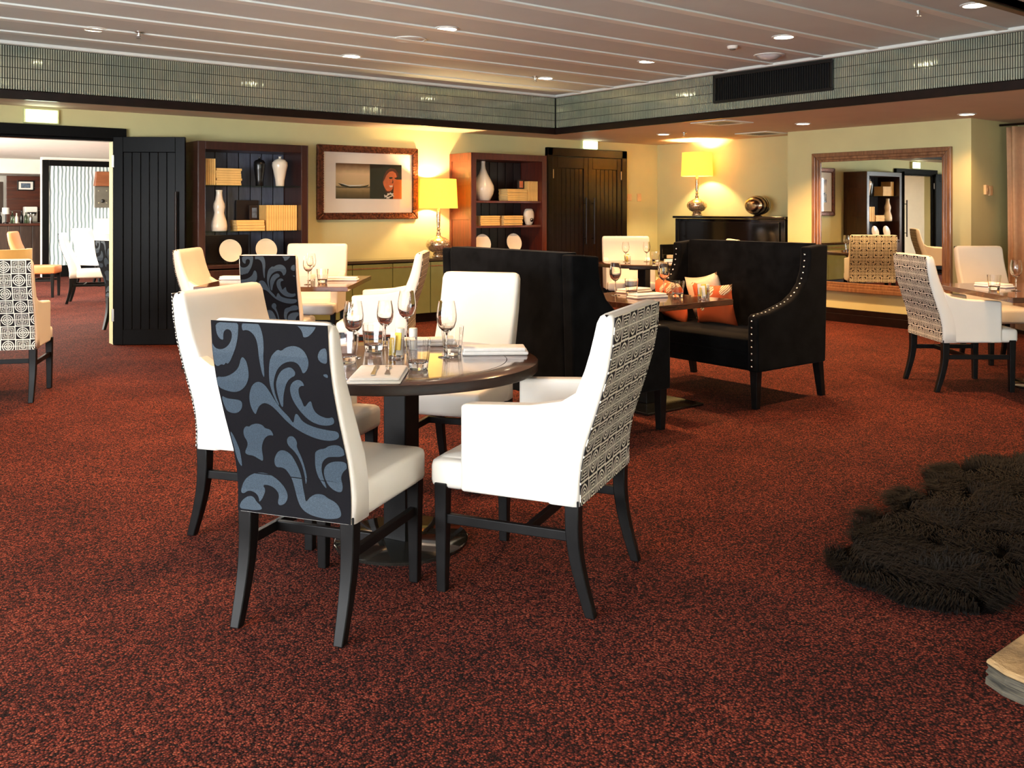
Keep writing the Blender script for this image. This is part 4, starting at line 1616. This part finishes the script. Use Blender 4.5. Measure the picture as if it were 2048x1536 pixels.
# dark boards standing behind the books
tag(box('dark_book', (3.985, 10.115, 1.1785, 4.245, 10.15, 1.52), M['darkcover'], bevel=.003), 'large dark book leaning at the back of the middle glass shelf', 'book')
tag(box('dark_board', (3.50, 10.10, .8205, 4.12, 10.13, 1.13), M['darkcover'], bevel=.003), 'dark board behind the plates in the left bookcase', 'board')
f_ = empty('face_book', (4.10, 10.02, 1.302), 0, 'small book with a portrait cover on the stack of the middle glass shelf', 'book')
box('cover', (0, 0, 0, .10, .02, .16), M['darkcover'], f_, bevel=.002)
box('cover_print', (.03, -.002, .02, .085, .001, .13), M['photo_grey'], f_, bevel=0)
f_ = empty('face_book', (7.83, 9.86, 1.6915), 0, 'small book with a portrait cover on the stack of the upper wooden shelf', 'book')
box('cover', (0, 0, 0, .115, .02, .125), M['darkcover'], f_, bevel=.002)
box('cover_print', (.03, -.002, .02, .09, .001, .11), M['photo_skin'], f_, bevel=0)

# ------------------------------------------------------------------ framed picture
pf = empty('framed_picture', (5.715, YW, 1.745), 0, 'large framed picture in a carved bronze frame above the sideboard', 'picture')
fw, fh, ft = .712, .455, .085


def frame_side(pts, mat, name):
    return MB().prism(pts, lambda p: (p[0], -.045, p[1]), lambda p: (p[0], 0, p[1])).build(name, mat, pf, bevel=.012)


frame_side([(-fw, fh), (fw, fh), (fw - ft, fh - ft), (-fw + ft, fh - ft)], M['giltframe'], 'frame_rail')
frame_side([(-fw, -fh), (fw, -fh), (fw - ft, -fh + ft), (-fw + ft, -fh + ft)], M['giltframe'], 'frame_rail')
frame_side([(-fw, -fh), (-fw, fh), (-fw + ft, fh - ft), (-fw + ft, -fh + ft)], M['giltframe'], 'frame_rail')
frame_side([(fw, -fh), (fw, fh), (fw - ft, fh - ft), (fw - ft, -fh + ft)], M['giltframe'], 'frame_rail')
# beads carved along the inner edge
bd_ = MB()
for q in range(46):
    x = -fw + ft + .01 + q * (2 * (fw - ft) - .02) / 45
    for z in (fh - ft + .012, -fh + ft - .012):
        bd_.box(x - .008, -.052, z - .009, x + .008, -.044, z + .009)
for q in range(26):
    z = -fh + ft + .01 + q * (2 * (fh - ft) - .02) / 25
    for x in (-fw + ft - .012, fw - ft + .012):
        bd_.box(x - .009, -.052, z - .008, x + .009, -.044, z + .008)
o = bd_.build('bead', M['giltframe'], pf, bevel=.003)
o['kind'] = 'stuff'
box('mat_board', (-fw + ft, -.018, -fh + ft, fw - ft, -.008, fh - ft), M['matboard'], pf, bevel=0)
PX0, PX1, PZ0, PZ1 = -.458, .472, -.198, .236
ph = box('print', (PX0, -.0215, PZ0, .012, -.0182, PZ1), M['photo_sky'], pf, bevel=0)
box('print', (.012, -.0215, PZ0, PX1, -.0182, PZ1), M['photo_dark'], pf, bevel=0)


def decal(pts, mat, y, name='print_detail'):
    MB().prism(pts, lambda p: (p[0], y, p[1]), lambda p: (p[0], y + .0008, p[1])).build(name, mat, pf)


decal([(.345, PZ0), (PX1, PZ0), (PX1, .05), (.36, .05)], M['photo_orange'], -.0225)
decal([(.20, .02), (.215, .075), (.25, .13), (.30, .165), (.355, .17), (.395, .14), (.40, .09), (.385, .04), (.355, .0), (.35, -.03), (.335, -.075), (.30, -.10), (.26, -.10), (.225, -.06), (.205, -.02)], M['photo_skin'], -.0232)
decal([(.19, .0), (.21, .09), (.25, .16), (.31, .195), (.375, .185), (.42, .13), (.425, .07), (.40, .085), (.385, .13), (.34, .155), (.29, .145), (.245, .10), (.222, .05)], M['photo_shadow'], -.0238)
decal([(.285, .075), (.325, .08), (.345, .068), (.315, .055), (.29, .06)], M['photo_dark'], -.0240)
decal([(.365, .07), (.395, .075), (.40, .06), (.375, .055)], M['photo_dark'], -.0240)
decal([(.335, .06), (.352, .02), (.345, .0), (.325, .0), (.335, .02)], M['photo_shadow'], -.0240)
decal([(.285, -.03), (.335, -.025), (.342, -.038), (.31, -.052)], M['photo_white'], -.0240)
decal([(.22, -.06), (.26, -.105), (.30, -.105), (.335, -.08), (.33, -.10), (.29, -.125), (.24, -.115)], M['photo_shadow'], -.0239)
for i, (a, b) in enumerate((((.22, -.175), (.30, -.13)), ((.25, -.19), (.345, -.15)), ((.215, -.15), (.29, -.19)), ((.30, -.12), (.36, -.165)), ((.26, -.135), (.35, -.13)))):
    d_ = Vector((b[0] - a[0], b[1] - a[1])).normalized().orthogonal() * .008
    decal([(a[0] + d_.x, a[1] + d_.y), (b[0] + d_.x * .4, b[1] + d_.y * .4), (b[0] - d_.x, b[1] - d_.y), (a[0] - d_.x, a[1] - d_.y)], M['photo_white'], -.0244 - i * .0002)
decal([(-.43, -.01), (-.36, -.022), (-.27, -.05), (-.12, -.048), (-.03, -.03), (.0, -.02), (-.02, -.045), (-.12, -.062), (-.27, -.066), (-.38, -.045)], M['photo_dark'], -.0222)
decal([(-.40, -.005), (-.30, -.03), (-.20, -.03), (-.10, -.025), (-.05, -.012), (-.12, -.037), (-.26, -.045), (-.34, -.03)], M['photo_white'], -.0226)
box('glazing', (-fw + ft, -.034, -fh + ft, fw - ft, -.031, fh - ft), M['pane'], pf, bevel=0)

# ------------------------------------------------------------------ sideboard and lamps
sb = empty('sideboard', (4.72, 9.78, 0), 0, 'low sideboard with olive glass doors under the framed picture', 'sideboard')
SW = 2.20
box('carcass', (0, .03, .10, SW, .41, .765), M['trim'], sb, bevel=.004)
box('top', (-.01, -.01, .765, SW + .01, .415, .80), M['sidetop'], sb, bevel=.004)
box('plinth', (.02, .06, 0, SW - .02, .40, .10), M['trim'], sb, bevel=0)
nd = 4
for i in range(nd):
    x0 = i * SW / nd
    d = box('door', (x0 + .004, 0, .115, x0 + SW / nd - .004, .03, .755), M['sideglass'], sb, bevel=.006)
    box('edge_strip', (x0 + .004, -.004, .70, x0 + SW / nd - .004, 0, .712), M['mirrorframe'], d, bevel=0)


def table_lamp(loc, s, label, watts):
    root = empty('table_lamp', loc, 0, label, 'lamp', 'yellow-shaded table lamps')
    MB().lathe([(.075 * s, 0), (.08 * s, .01 * s), (.078 * s, .022 * s), (.066 * s, .03 * s), (.07 * s, .045 * s), (.058 * s, .055 * s)], 32).build('foot', M['mercury'], root, smooth=40)
    MB().lathe([(.058 * s, .055 * s), (.115 * s, .085 * s), (.150 * s, .13 * s), (.155 * s, .165 * s), (.138 * s, .205 * s), (.085 * s, .24 * s), (.036 * s, .26 * s), (.026 * s, .28 * s), (.03 * s, .295 * s), (.022 * s, .31 * s)], 40).build('body', M['mercury'], root, smooth=50)
    MB().lathe([(.022 * s, .31 * s), (.018 * s, .33 * s), (.026 * s, .345 * s), (.017 * s, .36 * s), (.022 * s, .40 * s), (.026 * s, .52 * s), (.02 * s, .60 * s), (.012 * s, .64 * s)], 24).build('neck', M['mercury'], root, smooth=50)
    sh = MB()
    z0, z1, r0_, r1_ = .605 * s, .965 * s, .240 * s, .222 * s
    sh.lathe([(r0_, z0), (r1_, z1), (r1_ - .004, z1), (r0_ - .004, z0), (r0_, z0)], 48, cap=False)
    sh.build('lamp_shade', M['shade'], root, smooth=60)
    MB().lathe([(.001, .67 * s), (.012, .68 * s), (.03 * s, .73 * s), (.028 * s, .76 * s), (.001, .785 * s)], 16).build('bulb', M['bulb'], root, smooth=True)
    l = bpy.data.lights.new('bulb_light', 'POINT')
    l.energy, l.color, l.shadow_soft_size = watts, (1.0, .74, .36), .05
    lo = bpy.data.objects.new('bulb_light', l)
    lo.location = (loc[0], loc[1], loc[2] + .80 * s)
    COL.objects.link(lo)


table_lamp((6.585, 9.93, .80), 1.04, 'silver mercury-glass lamp with yellow shade on the sideboard', 55)
table_lamp((10.62, 9.10, 1.32), .97, 'silver mercury-glass lamp with yellow shade on the piano', 62)

# ------------------------------------------------------------------ piano
pn = empty('upright_piano', (10.40, 8.40, 0), 0, 'black upright piano in the alcove under a table lamp', 'piano')
PY = .965
box('case', (.04, -PY, .0, .50, PY, 1.28), M['piano'], pn, bevel=.006)
box('lid', (0.0, -PY - .02, 1.285, .51, PY + .02, 1.318), M['piano'], pn, bevel=.006)
box('side_cheek', (-.30, PY - .05, .60, .05, PY, .90), M['piano'], pn, bevel=.012)
box('side_cheek', (-.30, -PY, .60, .05, -PY + .05, .90), M['piano'], pn, bevel=.012)
box('key_bed', (-.29, -PY + .05, .60, .04, PY - .05, .70), M['piano'], pn, bevel=.006)
box('music_panel', (.015, -PY + .08, .93, .04, PY - .08, 1.24), M['piano'], pn, bevel=.004)
box('lower_panel', (.02, -PY + .08, .12, .04, PY - .08, .57), M['piano'], pn, bevel=.004)
fb = MB().box(-.06, -PY + .05, .80, .04, PY - .05, .86)
fb.build('fall_board', M['piano'], pn, bevel=.006)
kk = None
nk = 52
kw = (2 * PY - .16) / nk
for q in range(nk):
    if kk is None:
        kk = MB().box(-.235, .0006, .70, -.07, kw - .0006, .745).build('white_key', M['ivory'], pn, bevel=.001)
        o = kk
    else:
        o = kk.copy()
        COL.objects.link(o)
        o.parent = pn
    o.location = (0, -PY + .08 + q * kw, 0)
kk = None
for q in range(nk - 1):
    if q % 7 in (2, 6):
        continue
    if kk is None:
        kk = MB().box(-.17, -.0045, .745, -.07, .0045, .757).build('black_key', M['piano'], pn, bevel=.001)
        o = kk
    else:
        o = kk.copy()
        COL.objects.link(o)
        o.parent = pn
    o.location = (0, -PY + .08 + (q + 1) * kw, 0)
for sg in (1, -1):
    MB().lathe([(.035, 0), (.045, .02), (.03, .05), (.04, .3), (.045, .60)], 14, (-.25, sg * (PY - .03), 0)).build('leg', M['piano'], pn, smooth=40)

eg = empty('egg_vase', (10.62, 8.01, 1.318), 0, 'swirled silver and bronze egg-shaped vase on the piano', 'vase')
MB().lathe([(.06, 0), (.065, .006), (.045, .014), (.04, .02)], 24).build('foot', M['trim'], eg, smooth=40)
eb = MB()
rings = []
for i in range(1, 16):
    a = math.pi * i / 16
    rings.append([(.16 * math.sin(a) * math.cos(2 * math.pi * j / 32), .19 * math.sin(a) * math.sin(2 * math.pi * j / 32), .152 - .138 * math.cos(a)) for j in range(32)])
eb.loft(rings)
eb.build('body', M['swirl'], eg, smooth=True)

# ------------------------------------------------------------------ mirror
ang = math.atan2(dirm.y, dirm.x)
m_a = Vector((10.45, 7.00, 0))
m_b = Vector((10.45, 5.19, 0))
mw = (m_b - m_a).length
mr = empty('wall_mirror', (m_a.x + nrm.x * .002, m_a.y + nrm.y * .002, .385), ang, 'large wall mirror in a moulded copper-brown wooden frame', 'mirror')
MH, MF = 1.747, .115
# local x along the wall, room side towards local -y or +y
sgn = -1 if Vector((math.sin(ang), -math.cos(ang), 0)).dot(nrm) > 0 else 1


def yy(a):
    return sgn * a


def mframe(pts, name):
    for (i0, i1, d) in ((0, .45, .055), (.45, .75, .040), (.75, 1.0, .028)):
        q = []
        for (ox, oz), (ix, iz) in pts:
            q.append(((ox + (ix - ox) * i0, oz + (iz - oz) * i0), (ox + (ix - ox) * i1, oz + (iz - oz) * i1)))
        poly = [q[0][0], q[1][0], q[1][1], q[0][1]]
        fm.prism(poly, lambda p: (p[0], 0, p[1]), lambda p, d=d: (p[0], yy(d), p[1]))


cor = [((0, 0), (MF, MF)), ((mw, 0), (mw - MF, MF)), ((mw, MH), (mw - MF, MH - MF)), ((0, MH), (MF, MH - MF))]
for i in range(4):
    fm = MB()
    mframe([cor[i], cor[(i + 1) % 4]], 'frame_rail')
    fm.build('frame_rail', M['mirrorframe'], mr, bevel=.006)
MB().box(MF - .01, min(0, yy(.015)), MF - .01, mw - MF + .01, max(0, yy(.015)), MH - MF + .01).build('mirror_glass', M['mirror'], mr)

# wall plates
sp_ = empty('light_switch', (10.30, YW, 1.60), 0, 'cream light switch plate beside the double doors', 'switch', 'cream wall plates')
box('plate', (-.06, -.01, -.055, .06, 0, .055), M['plastic'], sp_, bevel=.003)
for q in range(2):
    box('rocker', (-.035 + q * .04, -.014, -.02, -.005 + q * .04, -.01, .02), M['plastic'], sp_, bevel=.002)
sp_ = empty('light_switch', (10.53, YW, 1.60), 0, 'cream switch plate nearer the alcove corner', 'switch', 'cream wall plates')
box('plate', (-.045, -.01, -.06, .045, 0, .06), M['plastic'], sp_, bevel=.003)
box('rocker', (-.015, -.014, -.02, .015, -.01, .02), M['plastic'], sp_, bevel=.002)
th = empty('thermostat', (10.79, 4.955, 1.64), 0, 'small cream thermostat box beside the curtain', 'thermostat', 'cream wall boxes')
box('case', (-.045, 0, -.055, .02, .03, .055), M['plastic'], th, bevel=.004)
box('dial', (-.03, -.006, -.02, .005, 0, .02), M['plastic'], th, bevel=.003)
th = empty('sensor_box', (10.90, 4.960, 1.63), 0, 'small cream sensor box right of the thermostat', 'sensor', 'cream wall boxes')
box('case', (-.05, 0, -.055, .02, .025, .055), M['plastic'], th, bevel=.004)

# ------------------------------------------------------------------ curtain
ct = empty('curtain', (11.02, 4.88, 0), 0, 'rust-coloured floor-length curtain in the right bay', 'curtain')
vs, fs = [], []
nu, nz = 90, 8
for i in range(nu + 1):
    t = i / nu
    for j in range(nz + 1):
        z = .02 + (2.36 - .02) * j / nz
        spread = 1.0 - .10 * (1 - z / 2.36)
        y = -t * 1.5 * spread - .02 - .03 * (1 - z / 2.36)
        x = .045 * math.sin(t * 2 * math.pi * 11) + .02 * math.sin(t * 47 + z)
        vs.append((x, y, z))
for i in range(nu):
    for j in range(nz):
        a = i * (nz + 1) + j
        fs.append((a, a + nz + 1, a + nz + 2, a + 1))
m = MB().add(vs, fs)
o = m.build('cloth', M['curtain'], ct, smooth=True)
so = o.modifiers.new('thick', 'SOLIDIFY')
so.thickness = .006
MB().tube([(0, .05, 2.385), (0, -1.6, 2.385)], .014, 10).build('rail', M['trim'], ct, smooth=True)

# ------------------------------------------------------------------ sheepskin and hearth stone
hull = [(3.14, 1.96), (3.20, 2.08), (3.32, 2.17), (3.46, 2.12), (3.56, 2.20), (3.72, 2.27), (3.86, 2.30), (4.00, 2.26), (4.12, 2.34), (4.30, 2.36), (4.45, 2.30), (4.60, 2.42), (4.82, 2.46), (5.05, 2.42), (5.25, 2.38), (5.45, 2.25), (5.50, 2.0), (5.42, 1.75), (5.2, 1.62), (4.95, 1.66), (4.7, 1.58), (4.45, 1.62), (4.2, 1.54), (3.95, 1.58), (3.72, 1.52), (3.56, 1.55), (3.40, 1.50), (3.28, 1.49), (3.18, 1.60), (3.12, 1.72), (3.15, 1.84)]
cxh, cyh = 4.3, 1.95
rg = empty('sheepskin_rug', (cxh, cyh, 0), 0, 'shaggy black sheepskin rug on the carpet', 'rug')
hl = [(x - cxh, y - cyh) for x, y in hull]
m = MB()
m.loft([[(x * s_, y * s_, z) for x, y in hl] for s_, z in ((.955, .001), (.965, .010), (.93, .026), (.7, .034), (.3, .036))])
m.build('hide', M['hide'], rg, smooth=True)


def inside(x, y, poly):
    c_ = False
    n_ = len(poly)
    j = n_ - 1
    for i in range(n_):
        if ((poly[i][1] > y) != (poly[j][1] > y)) and (x < (poly[j][0] - poly[i][0]) * (y - poly[i][1]) / (poly[j][1] - poly[i][1]) + poly[i][0]):
            c_ = not c_
        j = i
    return c_


rng = random.Random(3)
vs, fs = [], []
cnt = 0
clump = [(rng.uniform(-1.3, 1.3), rng.uniform(-.55, .55), rng.uniform(0, 6.28)) for _ in range(90)]
while cnt < 62000:
    x, y = rng.uniform(-1.22, 1.24), rng.uniform(-.5, .55)
    if not inside(x, y, hl):
        continue
    cnt += 1
    # direction field: swirl by nearest clump, outward near the rim
    best = min(clump, key=lambda c_: (c_[0] - x) ** 2 + (c_[1] - y) ** 2)
    a = best[2] + rng.uniform(-.7, .7)
    L = rng.uniform(.05, .10)
    dx, dy = math.cos(a), math.sin(a)
    r_out = max(abs(x) / 1.2, abs(y) / .45)
    if not inside(x * 1.10, y * 1.22, hl):
        ox, oy = x * .5, y * 1.6
        nn = math.hypot(ox, oy) + 1e-6
        dx, dy = dx * .5 + ox / nn * .8, dy * .5 + oy / nn * .8
    z0 = rng.uniform(.004, .022)
    wv = .0022
    px, py = -dy * wv, dx * wv
    b = len(vs)
    up = rng.uniform(.5, .95)
    p1 = (x + dx * L * .35, y + dy * L * .35, z0 + L * .62 * up)
    p2 = (x + dx * L * .95, y + dy * L * .95, z0 + L * .55 * up)
    vs += [(x - px, y - py, z0), (x + px, y + py, z0), (p1[0] - px, p1[1] - py, p1[2]), (p1[0] + px, p1[1] + py, p1[2]), p2]
    fs += [(b, b + 1, b + 3, b + 2), (b + 2, b + 3, b + 4)]
me = bpy.data.meshes.new('fur')
me.from_pydata(vs, [], fs)
me.materials.append(M['fur'])
me.polygons.foreach_set('use_smooth', [True] * len(me.polygons))
o = bpy.data.objects.new('fur', me)
COL.objects.link(o)
o.parent = rg
o['kind'] = 'stuff'

hs = MB()
top = [(2.835, 1.305), (3.3, 1.318), (4.2, 1.30), (4.2, -.6), (2.78, -.6), (2.775, .2), (2.80, .7), (2.785, 1.05), (2.80, 1.24)]
rings = []
hroot = empty('hearth_stone', (0, 0, 0), 0, 'rough tan stone hearth slab in the lower right corner', 'hearth')
for z, dx, dy in ((0, -.012, .0), (.014, -.004, .004), (.024, .006, -.004), (.034, -.004, .002), (.044, .004, -.002), (.054, .0, .0)):
    rings.append([(x + (dx + rng.uniform(-.005, .005)) * (1 if x < 3 else 0), y + dy * (1 if y > 1 else 0), z) for x, y in top[::-1]])
hs.loft(rings)
hs.build('lower_layer', M['stoneedge'], hroot, bevel=.002)
hs = MB()
rings = []
for z, i_ in ((.054, .004), (.060, -.002), (.068, .0), (.073, .008)):
    rings.append([(x + (i_ + rng.uniform(-.003, .003)) * (1 if x < 3 else 0), y - i_ * (1 if y > 1 else 0), z) for x, y in top[::-1]])
hs.loft(rings)
hs.build('top_layer', M['stone'], hroot, bevel=.002)

# ------------------------------------------------------------------ bar room things
wp = empty('wallpaper_panel', (4.17, 21.13, 0), 0, 'black framed panel of wavy striped wallpaper in the bar room', 'panel')
box('panel', (.12, -.03, .24, 5.0, 0, 2.32), M['paperwave'], wp, bevel=0)
fm_ = MB().box(0, -.06, 0, .12, 0, 2.44).box(.12, -.06, 2.32, 5.0, 0, 2.44).box(.12, -.06, 0, 5.0, 0, .24)
fm_.build('frame', M['black'], wp, bevel=.006)
ln = empty('wall_lantern', (5.18, 21.10, 1.45), 0, 'old wall lantern with a tan hood on the striped wallpaper', 'lantern')
MB().hexa([(-.02, -.20, .46), (.38, -.20, .46), (.38, 0, .46), (-.02, 0, .46)], [(.02, -.12, .77), (.36, -.12, .77), (.36, 0, .77), (.02, 0, .77)]).build('hood', M['hood'], ln, bevel=.006)
box('back_plate', (.0, -.05, 0, .34, 0, .46), M['greyplate'], ln, bevel=.005)
for sx in (.08, .24):
    for sz in (.10, .36):
        MB().box(sx - .014, -.058, sz - .014, sx + .014, -.05, sz + .014).build('screw', M['chrome'], ln, bevel=.004)
o = MB().lathe([(.04, 0), (.04, .02), (.02, .04), (.001, .042)], 14).build('knob', M['grille'], ln, smooth=40)
o.location, o.rotation_euler = (.16, -.05, .14), (R_(90), 0, 0)
bq = empty('banquette', (5.15, 20.45, 0), 0, 'white leather banquette along the wallpaper panel', 'banquette')
pad(MB(), 0, 2.8, .35, .6, .3, 1.22, .04).build('backrest', M['leather'], bq, smooth=True)
pad(MB(), 0, 2.8, -.15, .38, .3, .5, .04).build('seat', M['leather'], bq, smooth=True)
box('plinth', (.05, -.08, 0, 2.75, .55, .3), M['legs'], bq, bevel=0)
o = MB()
pad(o, 0, .42, 0, .16, 0, .38, .05)
tag(o.build('cushion', M['creamcloth'], None, (5.25, 20.60, .505), smooth=True), 'cream cushion at the left end of the white banquette', 'cushion', 'cushions on the banquette')
o = MB()
pad(o, 0, .42, 0, .16, 0, .38, .05)
tag(o.build('cushion', M['caramel'], None, (5.75, 20.60, .505), smooth=True), 'caramel cushion next along the white banquette', 'cushion', 'cushions on the banquette')
bw = empty('bar_back_panel', (3.82, 23.0, 0), 0, 'red-brown wooden panel behind the bar', 'panel')
for q in range(4):
    box('plank', (0, -.03, 1.12 + q * .26, .70, 0, 1.376 + q * .26), M['barwood'], bw, bevel=.006)
tag(box('back_bar_board', (3.25, 22.97, 1.35, 3.76, 23.0, 2.02), M['barfront'], bevel=.006), 'dark brown board on the bar wall at the left of the doorway view', 'board')
bc = empty('bar_counter', (1.6, 22.2, 0), 0, 'dark wooden bar counter with a red-brown top', 'bar counter')
box('worktop', (-.05, -.08, 1.06, 2.9, .55, 1.11), M['barwood'], bc, bevel=.006)
for q in range(12):
    box('front_plank', (q * .235, -.03, .08, q * .235 + .23, 0, 1.06), M['barfront'], bc, bevel=.006)
box('carcass', (0, 0, 0, 2.82, .5, 1.06), M['barfront'], bc, bevel=0)
bp = empty('small_picture', (4.03, 22.965, 1.83), 0, 'small black framed landscape above the bar', 'picture')
MB().box(0, -.02, 0, .34, .0, .025).box(0, -.02, .20, .34, .0, .225).box(0, -.02, .025, .025, .0, .20).box(.315, -.02, .025, .34, .0, .20).build('frame', M['grille'], bp, bevel=.003)
box('mat_board', (.025, -.01, .025, .315, -.004, .20), M['white'], bp, bevel=0)
box('print', (.075, -.012, .06, .265, -.0102, .165), M['photo_grey'], bp, bevel=0)
bl_ = empty('bar_lamp', (3.72, 22.45, 1.11), 0, 'small lamp with a pale shade on the bar', 'lamp')
MB().lathe([(.06, 0), (.06, .015), (.012, .03), (.012, .22)], 14).build('stand', M['grille'], bl_, smooth=40)
MB().lathe([(.075, .20), (.07, .34), (.066, .34), (.071, .20)], 18, cap=False).build('shade', M['white'], bl_, smooth=40)
for q, (x, hgt, mt, nm) in enumerate(((3.83, .26, 'bottle', 'green'), (3.92, .22, 'china', 'white'), (4.01, .27, 'blackchina', 'black'), (4.10, .24, 'bottle', 'green'), (4.19, .22, 'silver', 'silver'), (3.60, .24, 'blackchina', 'black'))):
    lathe_thing('bottle', [(.036, 0), (.038, .004), (.038, hgt * .55), (.03, hgt * .66), (.013, hgt * .76), (.013, hgt), (.001, hgt)], (x, 22.36 + .03 * (q % 2), 1.111), M[mt], '%s bottle on the bar, %s from the lamp' % (nm, NTH[q]) if x > 3.7 else 'black bottle on the bar left of the lamp', 'bottle', 'bottles on the bar', 14)
cm = empty('coffee_machine', (4.12, 22.62, 1.112), 0, 'pale coffee machine at the right end of the bar', 'machine')
box('body', (0, 0, 0, .26, .22, .36), M['white'], cm, bevel=.02)
box('drip_tray', (.02, -.06, 0, .24, 0, .04), M['steel'], cm, bevel=.004)
for q in (.08, .18):
    MB().lathe([(.02, .16), (.02, .22)], 10, (q, -.03, 0)).build('spout', M['steel'], cm)
box('spout_bracket', (.04, -.05, .2, .22, 0, .24), M['grille'], cm, bevel=.004)
